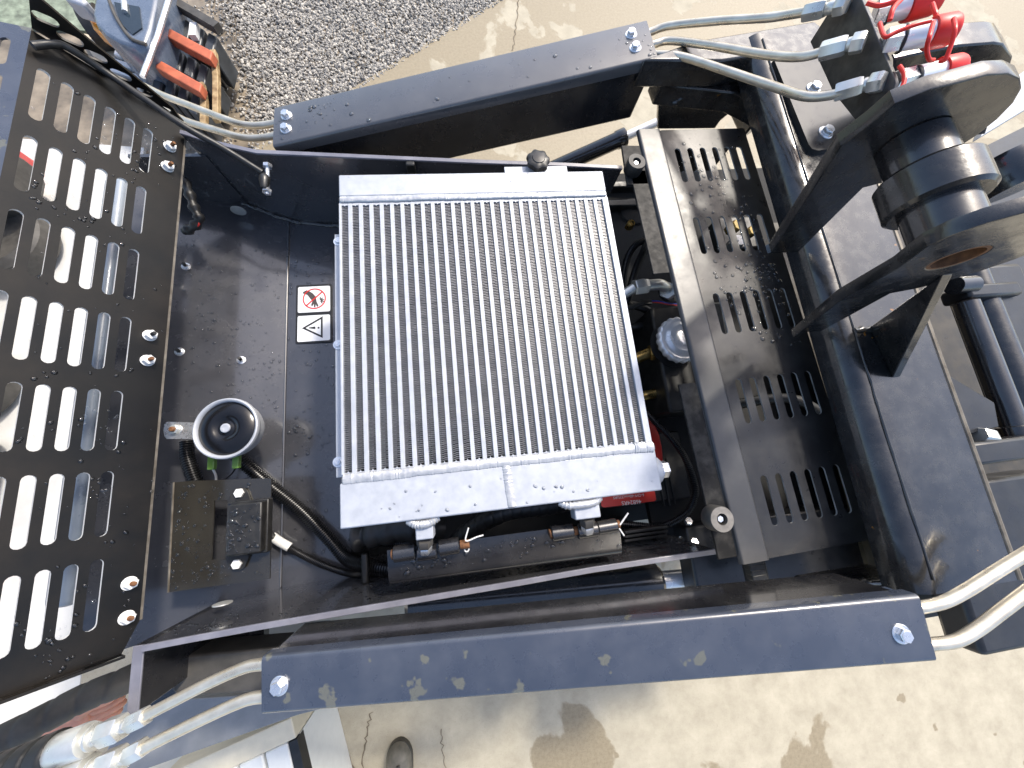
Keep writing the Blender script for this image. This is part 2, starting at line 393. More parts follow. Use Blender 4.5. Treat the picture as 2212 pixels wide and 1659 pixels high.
def concrete():
    m, n, l, b = mk('stained_concrete')
    geo = n.new('ShaderNodeNewGeometry'); sep = n.new('ShaderNodeSeparateXYZ'); l.new(geo.outputs['Position'], sep.inputs[0])
    a = noise(n, l, 1.6, 9, 0.55, dist=0.4)
    # more of the slab is still damp on the far (+y) side
    mr = n.new('ShaderNodeMapRange'); mr.inputs[1].default_value = -1.0; mr.inputs[2].default_value = 2.0; mr.inputs[3].default_value = -0.13; mr.inputs[4].default_value = 0.055
    l.new(sep.outputs[1], mr.inputs[0])
    ad = n.new('ShaderNodeMath'); ad.operation = 'ADD'; l.new(a.outputs[0], ad.inputs[0]); l.new(mr.outputs[0], ad.inputs[1])
    for (cx_, cy_, rad_, amp_) in STAINS:                     # puddle marks left on the slab
        dn = n.new('ShaderNodeVectorMath'); dn.operation = 'DISTANCE'; l.new(geo.outputs['Position'], dn.inputs[0]); dn.inputs[1].default_value = (cx_, cy_, 0)
        ms = n.new('ShaderNodeMapRange'); ms.inputs[1].default_value = 0.0; ms.inputs[2].default_value = rad_; ms.inputs[3].default_value = amp_; ms.inputs[4].default_value = 0.0; l.new(dn.outputs['Value'], ms.inputs[0])
        a3 = n.new('ShaderNodeMath'); a3.operation = 'ADD'; l.new(ad.outputs[0], a3.inputs[0]); l.new(ms.outputs[0], a3.inputs[1]); ad = a3
    wet = ramp(n, l, ad.outputs[0], [(0.480, (0,)), (0.497, (1,))])
    # separate round drip marks
    vo = n.new('ShaderNodeTexVoronoi'); vo.inputs['Scale'].default_value = 7.0; vo.inputs['Randomness'].default_value = 1.0
    wn = noise(n, l, 18, 3); mixv = n.new('ShaderNodeMix'); mixv.data_type = 'VECTOR'; mixv.inputs[0].default_value = 0.05
    l.new(geo.outputs['Position'], mixv.inputs[4]); l.new(wn.outputs['Color'], mixv.inputs[5]); l.new(mixv.outputs[1], vo.inputs['Vector'])
    sp = ramp(n, l, vo.outputs['Distance'], [(0.0, (1,)), (0.15, (1,)), (0.17, (0,))])
    pick = n.new('ShaderNodeSeparateColor'); l.new(vo.outputs['Color'], pick.inputs[0])
    pk = ramp(n, l, pick.outputs[0], [(0.70, (0,)), (0.71, (1,))])
    mu = n.new('ShaderNodeMath'); mu.operation = 'MULTIPLY'; l.new(sp.outputs[0], mu.inputs[0]); l.new(pk.outputs[0], mu.inputs[1])
    mxm = n.new('ShaderNodeMath'); mxm.operation = 'MAXIMUM'; l.new(wet.outputs[0], mxm.inputs[0]); l.new(mu.outputs[0], mxm.inputs[1])
    g1 = noise(n, l, 9, 10, 0.68); dry = ramp(n, l, g1.outputs[0], [(0.3, (0.37, 0.33, 0.245)), (0.72, (0.53, 0.48, 0.365))])
    g2 = noise(n, l, 60, 6, 0.7); damp = ramp(n, l, g2.outputs[0], [(0.3, (0.245, 0.20, 0.125)), (0.7, (0.335, 0.28, 0.185))])
    mx = n.new('ShaderNodeMix'); mx.data_type = 'RGBA'; l.new(mxm.outputs[0], mx.inputs[0]); l.new(dry.outputs[0], mx.inputs[6]); l.new(damp.outputs[0], mx.inputs[7])
    f = noise(n, l, 240, 4, 0.7); fr = ramp(n, l, f.outputs[0], [(0.30, (0.42,)), (0.40, (1,))])
    f2 = noise(n, l, 900, 2, 0.6); fr2 = ramp(n, l, f2.outputs[0], [(0.3, (0.72,)), (0.6, (1,))])
    m2 = n.new('ShaderNodeMix'); m2.data_type = 'RGBA'; m2.blend_type = 'MULTIPLY'; m2.inputs[0].default_value = 1; l.new(mx.outputs[2], m2.inputs[6]); l.new(fr.outputs[0], m2.inputs[7])
    m3 = n.new('ShaderNodeMix'); m3.data_type = 'RGBA'; m3.blend_type = 'MULTIPLY'; m3.inputs[0].default_value = 1; l.new(m2.outputs[2], m3.inputs[6]); l.new(fr2.outputs[0], m3.inputs[7])
    l.new(m3.outputs[2], b.inputs['Base Color'])
    rr = n.new('ShaderNodeMapRange'); rr.inputs[3].default_value = 0.85; rr.inputs[4].default_value = 0.55; l.new(mxm.outputs[0], rr.inputs[0]); l.new(rr.outputs[0], b.inputs['Roughness'])
    bump(n, l, b, f.outputs[0], 0.3, 0.002)
    return m
M['concrete'] = concrete()
def gravel():
    m, n, l, b = mk('gravel_stone'); geo = n.new('ShaderNodeNewGeometry')
    r = ramp(n, l, geo.outputs['Random Per Island'], [(0.0, (0.13, 0.125, 0.12)), (0.3, (0.27, 0.255, 0.23)), (0.7, (0.41, 0.38, 0.33)), (1.0, (0.54, 0.50, 0.43))])
    l.new(r.outputs[0], b.inputs['Base Color']); setp(b, Roughness=0.6)
    return m
M['gravel'] = gravel()
M['dirt'] = plain('wet_dirt', (0.20, 0.165, 0.12), 0.5, var=0.6, nscale=7, bumpy=0.9, bscale=45)
M['asphalt'] = plain('yard_asphalt', (0.16, 0.15, 0.135), 0.7, var=0.35, nscale=3, bumpy=0.4, bscale=60)
M['grass'] = plain('grass', (0.19, 0.225, 0.165), 0.8, var=0.5, nscale=20, bumpy=0.5)
M['crack'] = plain('crack_dirt', (0.16, 0.13, 0.09), 0.9, var=0.3)
M['rear'] = paint('sky_tinted_panel_paint', (0.22, 0.26, 0.32), (0.27, 0.31, 0.36), 0.25, 0.4)
M['olive'] = paint('muddy_brown_plate', (0.030, 0.024, 0.013), (0.065, 0.052, 0.030), 0.25, 0.5, nscale=20, coat=0.1, spec=0.4)
M['cut'] = plain('lit_cut_edge', (0.55, 0.55, 0.55), 0.4, var=0.1)  # light on the hood slot walls put into a pale colour
M['cut2'] = plain('pale_cut_edge', (0.24, 0.24, 0.23), 0.4, var=0.4)  # paler than the sheet it edges
M['pale'] = plain('pale_concrete', (0.56, 0.56, 0.54), 0.7, var=0.12, nscale=6, bumpy=0.3, bscale=120)
M['flange'] = paint('mottled_flange_paint', (0.012, 0.012, 0.012), (0.045, 0.043, 0.040), 0.45, 0.6, nscale=40, coat=0.0, spec=0.15)
# ---------------------------------------------------------------- ground
g = G(); g.quad((-60, -60, -0.02), (60, -60, -0.02), (60, 60, -0.02), (-60, 60, -0.02))
tag(build('ground', g, M['asphalt'], fix=False), 'grey yard surface reaching out beyond the slab', None, kind='structure')
e0, e1 = P(768, 186, 0), P(1073, 0, 0)                        # slab edge against the gravel
ed = (e1 - e0).normalized(); en = V((-ed.y, ed.x, 0))
a, b_ = e0 - ed * 9, e0 + ed * 14
g = G(); g.prism([a, b_, b_ + V((6, -22, 0)), a + V((2, -22, 0))], (0, 0, -0.1))
tag(build('concrete_pavement', g, M['concrete']), 'pale concrete slab with damp tan patches under the machine', None, kind='structure')
slab = bpy.data.objects['concrete_pavement']
def crack(pts, wd, z=0.003, name='crack'):
    g = G(); pts = catmull([P(u, v, 0) for u, v in pts], 6); rnd = random.Random(len(pts) + int(pts[0].x * 1000)); L = []; Rr = []
    for i, p in enumerate(pts):
        t = (pts[min(i + 1, len(pts) - 1)] - pts[max(i - 1, 0)]).normalized(); s = V((-t.y, t.x, 0))
        q = p + s * rnd.uniform(-0.008, 0.008) + V((0, 0, z)); ww = wd * rnd.uniform(0.5, 1.3)
        L.append(q + s * ww); Rr.append(q - s * ww)
    n = len(pts); g.add(L + Rr, [[i, i + 1, n + i + 1, n + i] for i in range(n - 1)])
    return build(name, g, M['crack'], slab, fix=True)
crack([(803, 1536), (795, 1570), (790, 1600), (784, 1659), (778, 1720)], 0.003)
crack([(683, 1540), (720, 1590), (768, 1659), (800, 1705)], 0.006, name='slab_joint')
crack([(952, 1574), (955, 1610), (960, 1659), (964, 1690)], 0.002)
crack([(1120, -10), (1117, 40), (1112, 80), (1108, 110)], 0.003)
# gravel: loose stones thrown over the strip behind the slab edge
rnd = random.Random(4); g = G()
ico = bmesh.new(); bmesh.ops.create_icosphere(ico, subdivisions=1, radius=1.0)
iv = [v.co.copy() for v in ico.verts]; ifc = [[v.index for v in f.verts] for f in ico.faces]; ico.free()
n_st = 0
while n_st < 19000:
    q = e0 + ed * rnd.uniform(-3.2, 2.8) + en * rnd.uniform(-0.03, 2.6)
    d = (q - CAM); c = R.transposed() @ d
    if c.z >= -0.1: continue
    u = 1106 + FOC * c.x / -c.z; v = 829.5 - FOC * c.y / -c.z
    if not (330 < u < 1150 and -60 < v < 330): continue
    if u < 490 + 0.28 * v + rnd.gauss(0, 26) and rnd.random() < 0.93: continue
    n_st += 1
    s = rnd.uniform(0.0045, 0.0125); M3 = Matrix.Rotation(rnd.random() * 6.28, 3, 'Z') @ Matrix.Rotation(rnd.random() * 6.28, 3, 'X')
    sx, sy, sz = s * rnd.uniform(0.7, 1.4), s * rnd.uniform(0.6, 1.1), s * rnd.uniform(0.4, 0.8)
    base = V((q.x, q.y, -0.012 + rnd.uniform(0, 0.014)))
    g.add([base + M3 @ V((p.x * sx * rnd.uniform(0.8, 1.2), p.y * sy * rnd.uniform(0.8, 1.2), p.z * sz * rnd.uniform(0.8, 1.2))) for p in iv], ifc)
tag(build('gravel', g, M['gravel'], smooth=False, fix=False), 'loose grey and white gravel stones along the slab edge', None, kind='stuff')
g = G(); a2, b2 = e0 - ed * 6 + en * 0.002, e0 + ed * 12 + en * 0.002
g.quad(a2 + V((0, 0, -0.012)), b2 + V((0, 0, -0.012)), b2 + en * 7 + V((0, 0, -0.012)), a2 + en * 7 + V((0, 0, -0.012)))
tag(build('gravel_bed', g, M['dirt'], fix=True), 'dark damp earth under the gravel', None, kind='structure')
g = G(); c0 = P(140, 20, 0)
g.quad(c0 + V((-30, -2, -0.008)), c0 + V((2.0, -2, -0.008)), c0 + V((2.0, 25, -0.008)), c0 + V((-30, 25, -0.008)))
g = G(); g.prism([V((-1.75, -1.9, 0.006)), V((-1.75, 2.0, 0.006)), V((-4.6, 2.3, 0.006)), V((-4.6, -1.9, 0.006))], (0, 0, -0.05))
tag(build('concrete_apron', g, M['pale']), 'pale concrete apron beyond the open hood', None, kind='structure')
# ---------------------------------------------------------------- engine bay tub
ZR = 1.28                                                     # rim height of the bay
bay = empty('engine_bay', P(600, 900, 1.02), 'dark grey sheet metal engine bay tub with sloping floor', 'machine body')
rim_t = [(388, 287), (399, 290), (470, 312), (553, 330), (800, 341), (1028, 351), (1226, 358), (1345, 364)]
rim_b = [(306, 1396), (420, 1374), (553, 1350), (813, 1306), (1106, 1257), (1281, 1226), (1545, 1187)]
def wall(name, line, off, zb, th, m):
    top = [P(u, v, ZR) for u, v in line]; g = G(); n = len(top)
    out = [p + V((0, off, 0)) for p in top]
    lo = [V((p.x, p.y, zb)) for p in top]; lo2 = [V((p.x, p.y, zb)) for p in out]
    vs = top + out + lo + lo2; fs = []
    for i in range(n - 1):
        fs += [[i, i + 1, n + i + 1, n + i], [i, 2 * n + i, 2 * n + i + 1, i + 1], [n + i, n + i + 1, 3 * n + i + 1, 3 * n + i], [2 * n + i, 3 * n + i, 3 * n + i + 1, 2 * n + i + 1]]
    fs += [[0, n, 3 * n, 2 * n], [n - 1, 3 * n - 1, 4 * n - 1, 2 * n - 1]]
    g.add(vs, fs); o = build(name, g, m, bay, bevel=0.0012)
    return o
wall('side_wall', rim_t, 0.008, 0.82, 0, M['bay'])
wall('side_wall', rim_b, -0.009, 0.82, 0, M['bay'])
# top edges of the two side walls, sky highlight put into a paler colour
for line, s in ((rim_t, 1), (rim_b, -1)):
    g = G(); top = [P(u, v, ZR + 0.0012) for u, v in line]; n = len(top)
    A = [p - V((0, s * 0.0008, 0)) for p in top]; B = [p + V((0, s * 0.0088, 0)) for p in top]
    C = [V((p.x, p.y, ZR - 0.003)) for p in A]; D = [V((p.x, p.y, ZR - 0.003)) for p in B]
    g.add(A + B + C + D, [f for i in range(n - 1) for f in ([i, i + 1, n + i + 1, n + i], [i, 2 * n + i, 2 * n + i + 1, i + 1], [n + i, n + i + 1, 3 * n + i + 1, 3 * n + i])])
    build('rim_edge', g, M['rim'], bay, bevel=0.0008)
g = G(); wl_ = P(399, 290, ZR); g.box(V((wl_.x - 0.07, wl_.y - 0.004, 1.02)), (0.16, 0.008, 0.42)); build('side_wall', g, M['bay'], bay)
# floor: a panel sloping down from the hood to the fold, then the flat panel with the stickers
zA, zB = 1.105, 1.045
ft = P(430, 450, zA).y + 0.03; fb = P(335, 1300, zA).y - 0.03
xl = -0.775; xc = P(616, 880, zB).x; xr = P(758, 1190, zB - 0.004).x
g = G(); yt, yb = P(553, 330, ZR).y, P(553, 1350, ZR).y
g.prism([V((xl, P(399, 290, ZR).y + 0.02, zA + 0.02)), V((P(399, 290, ZR).x, P(399, 290, ZR).y + 0.01, zA + 0.02 + (zB - zA - 0.02) * (P(399, 290, ZR).x - xl) / (xc - xl))), V((xc, yt + 0.02, zB)), V((xc, yb - 0.02, zB)), V((xl, yb - 0.07, zA + 0.02))], (0, 0, -0.004))
fl1 = build('floor_panel', g, M['bay'], bay)
g = G(); g.prism([V((xc + 0.002, yt + 0.02, zB)), V((xr, yt + 0.02, zB - 0.006)), V((xr, yb, zB - 0.006)), V((xc + 0.002, yb - 0.02, zB))], (0, 0, -0.004))
fl2 = build('floor_panel', g, M['bay'], bay)
g = G(); g.tube([V((xc - 0.001, yt, zB + 0.0005)), V((xc - 0.001, yb, zB + 0.0005))], 0.003, 8)
build('fold_seam', g, M['bay'], bay)
def floor_z(x):
    if x < xc: return zA + 0.02 + (zB - zA - 0.02) * (x - xl) / (xc - xl)
    return zB - 0.006 * (x - xc) / (xr - xc)
def FP(u, v, h=0.0):                                          # a point on the bay floor under a sight line
    z = 1.06
    for _ in range(6): z = floor_z(P(u, v, z).x)
    p = P(u, v, z); return p + V((0, 0, h))
FN1 = V((-(zB - zA - 0.02) / (xc - xl), 0, 1)).normalized()
# weld beads where floor meets the wall
def bead(pts, r, name, parent, m, seed=0, step=0.004):
    rn = random.Random(seed); p = catmull([V(q) for q in pts], 10); g = G(); L = 0; out = [p[0]]
    for i in range(1, len(p)):
        L += (p[i] - p[i - 1]).length
        if L > step: out.append(p[i]); L = 0
    rad = [r * rn.uniform(0.75, 1.25) for _ in out]
    out = [q + V((rn.uniform(-1, 1), rn.uniform(-1, 1), rn.uniform(-.4, .4))) * r * 0.25 for q in out]
    g.tube(out, lambda t: rad[int(t * (len(out) - 1) + 0.5)], 8); return build(name, g, m, parent, ang=60)
def wall_y(x):
    q = [P(u, v, ZR) for u, v in rim_t]
    for i in range(len(q) - 1):
        if x <= q[i + 1].x: return q[i].y + (q[i + 1].y - q[i].y) * (x - q[i].x) / (q[i + 1].x - q[i].x)
    return q[-1].y
bead([V((x, wall_y(x) - 0.003, floor_z(x))) for x in (-0.60, -0.54, -0.48, -0.42, xc, (xc + xr) / 2, xr)], 0.006, 'weld_bead', bay, M['cast'], 3)
# machine under the bay: dark deck and engine masses that close the view down to the ground
deck = empty('engine', P(1100, 800, 0.75), 'dark engine block and pump seen in the gap beside the cooler', 'engine')
g = G(); g.box((0.09, (yt + yb) / 2 - 0.005, 0.80), (1.40, yt - yb - 0.012, 0.06)); build('bedplate', g, M['core'], deck)
g = G(); g.box(P(1080, 700, 1.0), (0.42, 0.34, 0.26)); build('engine_block', g, M['dull'], deck, bevel=0.012)
g = G(); g.lathe(P(1350, 490, 1.02), (0, 0, 1), [(0.05, 0), (0.05, 0.06), (0.042, 0.075), (0.02, 0.08)], 24); build('pump_housing', g, M['dull'], deck)
g = G(); g.lathe(P(1357, 492, 1.16), (0.1, 0.1, 1), hexp(0.011, 0.02), 6); build('plug', g, M['brass'], deck)
for i, (u, v) in enumerate(((1340, 445), (1345, 405))):
    g = G(); g.box(P(u, v, 1.1), (0.14, 0.02, 0.03)); build('rail', g, M['dull'], deck, bevel=0.003)

# ---------------------------------------------------------------- studs on the bay floor and grommets
for k, (u, v, lab) in enumerate(((402, 576, 'stud'), (388, 760, 'stud'), (521, 778, 'stud'))):
    place('stud_nut', 'stud', g_stud, M['zinc'], bay, FP(u, v), FN1 + V((0.0, 0, 0)), 0.3 * k)
    place('stud_thread', 'thread', g_thread, M['dull'], bay, FP(u, v) + FN1 * 0.004, FN1 + V((0.05, 0.02, 0)))
g = G(); c = PYc(515, 455, yt - 0.001); g.lathe(c, (0, -1, 0), [(0.017, -0.001), (0.017, 0.001), (0.012, 0.0015)], 24); build('wall_plug', g, M['nut'], bay)
g = G(); c = P(480, 1316, 1.18); c.y = yb + 0.014; g.lathe(c, (0, 1, 0), [(0.016, 0), (0.016, 0.002), (0.012, 0.003)], 24); build('wall_plug', g, M['nut'], bay)

# ---------------------------------------------------------------- open hood
WV = (R @ V(((1535 - 1106) / FOC, -(1033 - 829.5) / FOC, -1.0))); WV.y = 0; WV.normalize()   # down the slope of the open hood
HO = P(350, 829, 1.262)
HN = WV.cross(V((0, 1, 0))).normalized()
if HN.x < 0: HN = -HN
def H(u, v): return PN(u, v, HO, HN)
hood = empty('hood', H(350, 829), 'open black slotted steel hood panel standing up left of the engine bay', 'hood')
rowsA = [(314, 325), (272, 301), (229, 275), (180, 246), (131, 217), (80, 189)]
slots = []
def slot(cx, cy, L, wd):
    c = H(cx, cy); slots.append(capsule(c + V((0, L / 2, 0)), c - V((0, L / 2, 0)), wd, HN))
cols0 = [(314, 325), (298, 451), (282, 591), (262, 742), (246, 907), (231, 1087), (209, 1285)]
# slot grid in hood coordinates: s down the slope, y across
s0 = [(H(u, v) - HO).dot(WV) for u, v in cols0]; y0 = [H(u, v).y for u, v in cols0]
s_first = sum(s0) / len(s0); yp = (y0[0] - y0[-1]) / 6
r3 = (H(16, 1322) - HO).dot(WV); pitch = (s_first - r3) / 3
ycen = sum(y0) / 7
for i in range(7):
    for k in range(7):
        if k == 6: continue
        c = HO + WV * (s_first - pitch * k); c.y = ycen + yp * (3 - i) + 0.0
        slots.append(capsule(c + V((0, 0.051, 0)), c - V((0, 0.051, 0)), 0.0150, HN))
y_top = H(397, 277).y + 0.012; y_bot = H(285, 1444).y + 0.024
s_edge = (H(350, 829) - HO).dot(WV)
def HS(s, y): q = HO + WV * s; return V((q.x, y, q.z))
s_up = (H(58, 110) - HO).dot(WV)
outl = [HS(s_edge, y_top), HS(s_up, y_top), HS(s_up, y_bot), HS(s_edge - 0.02, y_bot), HS(s_edge, y_bot + 0.045)]
hsheet = plate('slotted_sheet', HO, -WV, V((0, 1, 0)) if (-WV).cross(V((0, 1, 0))).dot(HN) > 0 else V((0, -1, 0)), outl, slots, 0.005, M['hood'], hood, m2=M['cut'])
g = G(); g.box((HS(s_edge + 0.001, 0) + HS(s_edge + 0.001, 0)) / 2 + V((0, (y_top + y_bot + 0.045) / 2, 0)) - HN * 0.002, (0.0035, y_top - y_bot - 0.045, 0.0055), Matrix((WV, V((0, 1, 0)), HN)).transposed())
build('lower_edge', g, M['edge'], hood)
# side flange along the far end, with its own round-ended holes
YF = y_top + 0.004
def HF(u, v): return PYc(u, v, YF)
fo = [(55, 75), (80, 8), (88, -60), (120, 18), (200, 92), (290, 164), (372, 233), (382, 247), (384, 258), (350, 240), (260, 190), (150, 130)]
base = [HS(s_edge - 0.005, YF), HS(s_up, YF)]
outer = [HF(60, -25), HF(200, 93), HF(290, 165), HF(374, 234), HF(383, 248)]
fh = []
for (u, v, a_, b_) in ((98, 41, 31, 11), (152, 84, 30, 11), (207, 122, 26, 10), (261, 162, 24, 10), (312, 200, 18, 8), (357, 236, 13, 7)):
    c = HF(u, v); d = (HF(u + a_, v + a_ * 0.42) - HF(u - a_, v - a_ * 0.42)); L = d.length
    ww = (HF(u - b_ * 0.3, v + b_) - HF(u + b_ * 0.3, v - b_)).length
    dd = d.normalized(); fh.append(capsule(c - dd * L / 2, c + dd * L / 2, min(ww, L * 0.7) * 0.8, V((0, 1, 0))))
plate('side_flange', V((0, YF, 0)), V((1, 0, 0)), V((0, 0, 1)), base + outer, fh, 0.004, M['hood'], hood)
# near side flange, almost edge on
base = [HS(s_edge - 0.02, y_bot), HS(s_up, y_bot)]
outer = [p + HN * 0.018 for p in base[::-1]]; fh = []
for k in range(5):
    c = HS(s_edge - 0.085 - k * pitch * 1.3, y_bot) + HN * 0.009; fh.append(capsule(c - WV * 0.024, c + WV * 0.024, 0.009, V((0, 1, 0))))
plate('side_flange', V((0, y_bot, 0)), V((1, 0, 0)), V((0, 0, 1)), base + outer, fh, 0.004, M['hood'], hood)
# folded upper panel of the hood, sky reflection put into its blue-grey colour
p0, p1 = HS(s_up, y_top + 0.004), HS(s_up, y_bot)
g = G(); fdv = V((-1, 0, 0.22)).normalized()
fpn = fdv.cross(V((0, 1, 0))); fpn = fpn if fpn.z > 0 else -fpn
tph = [capsule(p0 + fdv * (0.028 + 0.045 * k) + V((0, -0.03 - 0.075 * i_, 0)), p0 + fdv * (0.028 + 0.045 * k) + V((0, -0.085 - 0.075 * i_, 0)), 0.014, fpn) for k in range(3) for i_ in range(3)]
exq = -fdv if (-fdv).cross(V((0, 1, 0))).dot(fpn) > 0 else fdv
plate('top_panel', p0, exq, V((0, 1, 0)), [p0, p1, p1 + fdv * 0.3, p0 + fdv * 0.3], tph, 0.004, M['arm'], hood)
# nuts and rusty threads
for k, (u, v, rusty) in enumerate(((372, 317, 1), (367, 360, 1), (329, 724, 0), (324, 778, 1), (285, 1259, 1), (279, 1333, 1))):
    place('nut', 'nutwhite', lambda: G().lathe((0, 0, 0), (0, 0, 1), [(0.0105, 0), (0.0105, 0.0015), (0.009, 0.0018)], 20).lathe((0, 0, 0.0018), (0, 0, 1), hexp(0.0095, 0.009), 6), M['white_plastic'], hsheet, H(u - 6, v + 1), HN, k)
    place('bolt_end', 'bend%d' % rusty, lambda: g_thread(0.0036, 0.017), M['rust'] if rusty else M['dull'], hsheet, H(u - 6, v + 1) + HN * 0.004, HN)
drops('water_beads', 260, [(60, 130), (385, 300), (300, 1430), (10, 1500)], H, HN, 0.0010, 0.0028, hsheet, M['water'], 5)
# ---------------------------------------------------------------- prop rod of the hood
rod = empty('hood_prop_rod', P(575, 375, 1.2), 'thin black bent prop rod running from hood to bay wall', 'rod')
g = G(); zz = lambda u, v, h: H(u, v) + HN * h
g.tube([zz(66, 108, 0.012), zz(105, 110, 0.02), zz(140, 120, 0.022), zz(240, 186, 0.024), P(390, 268, 1.34), P(480, 319, 1.305), P(566, 372, 1.265)], 0.0062, 12, smooth_n=6)
build('rod', g, M['dull'], rod)
g = G(); b0 = P(572, 374, 1.262); g.lathe(b0 - V((0, 0.004, 0)), (0, -1, 0.0), [(0.006, 0), (0.010, 0.006), (0.011, 0.012), (0.008, 0.03), (0.006, 0.035)], 16); build('ball_joint', g, M['dull'], rod)
place('nut', 'rodnut', lambda: G().lathe((0, 0, 0), (0, 0, 1), hexp(0.0095, 0.008), 6), M['zinc'], rod, P(578, 362, 1.264), (0, 1, 0.15))
place('nut', 'rodnut', None, M['zinc'], rod, P(577, 410, 1.255), (0, -1, 0.15))
g = G(); g.tube([P(578, 357, 1.264), P(577, 420, 1.253)], 0.0045, 10); build('cross_stud', g, M['zinc'], rod)

# ---------------------------------------------------------------- rear body panel behind the open hood
rb = empty('rear_body', HS(s_edge, 0) + V((-0.1, 0, -0.3)), 'blue grey rear body panel glimpsed through the right hand hood slots', 'machine body')
yA_, yB_2 = y_top - 0.01, y_bot + 0.05
g = G(); g.box(V((-0.775, (yA_ + yB_2) / 2, 1.00)), (0.052, yA_ - yB_2, 0.20)); build('shaded_panel', g, M['bay'], rb, bevel=0.004)  # shadowed wall of the rear body, its shade put into a dark colour
g = G(); g.box(V((-0.8255, (yA_ + yB_2) / 2, 1.02)), (0.046, yA_ - yB_2, 0.22)); build('panel', g, M['rear'], rb, bevel=0.012, seg=3)  # top face, with the sky's reflection put into its blue grey

# ---------------------------------------------------------------- undercarriage carrying the machine
uc = empty('undercarriage', V((-0.05, 0.12, 0.0)), 'black tracked undercarriage below the engine bay', 'undercarriage')
g = G(); g.box((-0.08, 0.13, 0.46), (1.15, 0.56, 0.62)); build('chassis', g, M['cast'], uc, bevel=0.02)
for yy in (0.46, -0.34):
    pts = []
    for i in range(28):
        q = 2 * math.pi * i / 28; pts.append(V((-0.05 + (0.5 if math.cos(q) > 0 else -0.5) + 0.2 * math.cos(q), yy, 0.202 + 0.2 * math.sin(q))))
    g = G(); g.prism(pts, (0, 0.15, 0)); tk0 = build('track', g, M['rubber_worn'], uc, bevel=0.01)
    for j in range(4):
        g = G(); g.lathe(V((-0.5 + 0.3 * j, yy - 0.002, 0.19)), (0, -1, 0), [(0.10, 0), (0.12, 0.006), (0.12, 0.016), (0.04, 0.02)], 24); build('road_wheel', g, M['dull'], tk0)
# ---------------------------------------------------------------- loader arms with pipe covers
def arm(label, cov, zl, zr, drop, inner, bolts, m, seed):
    # cov: left-inner, left-outer, right-outer, right-inner corners of the cover's top face
    zs = (zl, zl, zr, zr); c = [P(u, v, z) for (u, v), z in zip(cov, zs)]
    o = empty('loader_arm', (c[0] + c[2]) / 2 - V((0, 0, 0.2)), label, 'loader arm', 'loader arms either side of the bay')
    n = (c[1] - c[0]).cross(c[3] - c[0]).normalized()
    if n.z < 0: n = -n
    # channel cover: top sheet and two lips with rounded corners
    g = G(); ax = ((c[3] - c[0]) + (c[2] - c[1])).normalized()
    r = 0.006; rings = []
    for (ci, co) in ((c[0], c[1]), (c[3], c[2])):
        s = (co - ci).normalized(); ring = []
        lip = 0.024
        ring.append(ci - n * lip)
        for k in range(5):
            q = math.pi / 2 * k / 4; ring.append(ci + s * (r - r * math.cos(q)) - n * (r - r * math.sin(q)))
        for k in range(5):
            q = math.pi / 2 * k / 4; ring.append(co - s * (r - r * math.sin(q)) - n * (r - r * math.cos(q)))
        ring.append(co - n * lip)
        inn = [p for p in ring]
        cen = (ci + co) / 2 - n * 0.012
        for p in ring[::-1]:
            d = (cen - p); d = s * (0.003 if d.dot(s) > 0 else -0.003) - n * 0.003 * (1 if (p - cen).dot(n) > 0.004 else 0)
            inn.append(p + d)
        rings.append(inn)
    g.ring_loft(rings, True, True); build('cover', g, m, o, ang=40)
    # box section arm under the cover
    g = G(); sA = (c[1] - c[0]).normalized(); sB = (c[2] - c[3]).normalized()
    wl, wr = (c[1] - c[0]).length, (c[2] - c[3]).length
    k = inner
    top = [c[0] + sA * k - n * 0.014, c[1] - sA * k - n * 0.014, c[2] - sB * k - n * 0.014, c[3] + sB * k - n * 0.014]
    g.prism(top, V((0, 0, -drop))); build('arm_box', g, M['paint'], o, bevel=0.004)
    for (u, v) in bolts:
        p = PN(u, v, c[0], n); place('bolt', 'bolt', g_bolt, M['zinc'], o, p, n, seed + u, 1.2)
    return o, c, n
armT, cT, nT = arm('far black loader arm with grey pipe cover and two bolts at each end', [(589, 316), (593, 230), (1396, 41), (1421, 124)], 1.28, 1.42, 0.13, 0.004,
                   [(619, 250), (618, 279), (1363, 75), (1372, 104)], M['arm_far'], 1)
armB, cB, nB = arm('near blue-black loader arm with stained pipe cover and one bolt at each end', [(565, 1419), (565, 1546), (2025, 1431), (1985, 1285)], 1.38, 1.49, 0.115, 0.004,
                   [(604, 1481), (1946, 1369)], M['arm'], 2)
# weld seam along the arm box
def PT(u, v, c, n, d=0.0): return PN(u, v, c[0] - n * d, n)
drops('water_beads', 60, [(595, 240), (1390, 50), (1415, 118), (595, 310)], lambda u, v: PT(u, v, cT, nT), nT, 0.0012, 0.0040, armT, M['water'], 8)
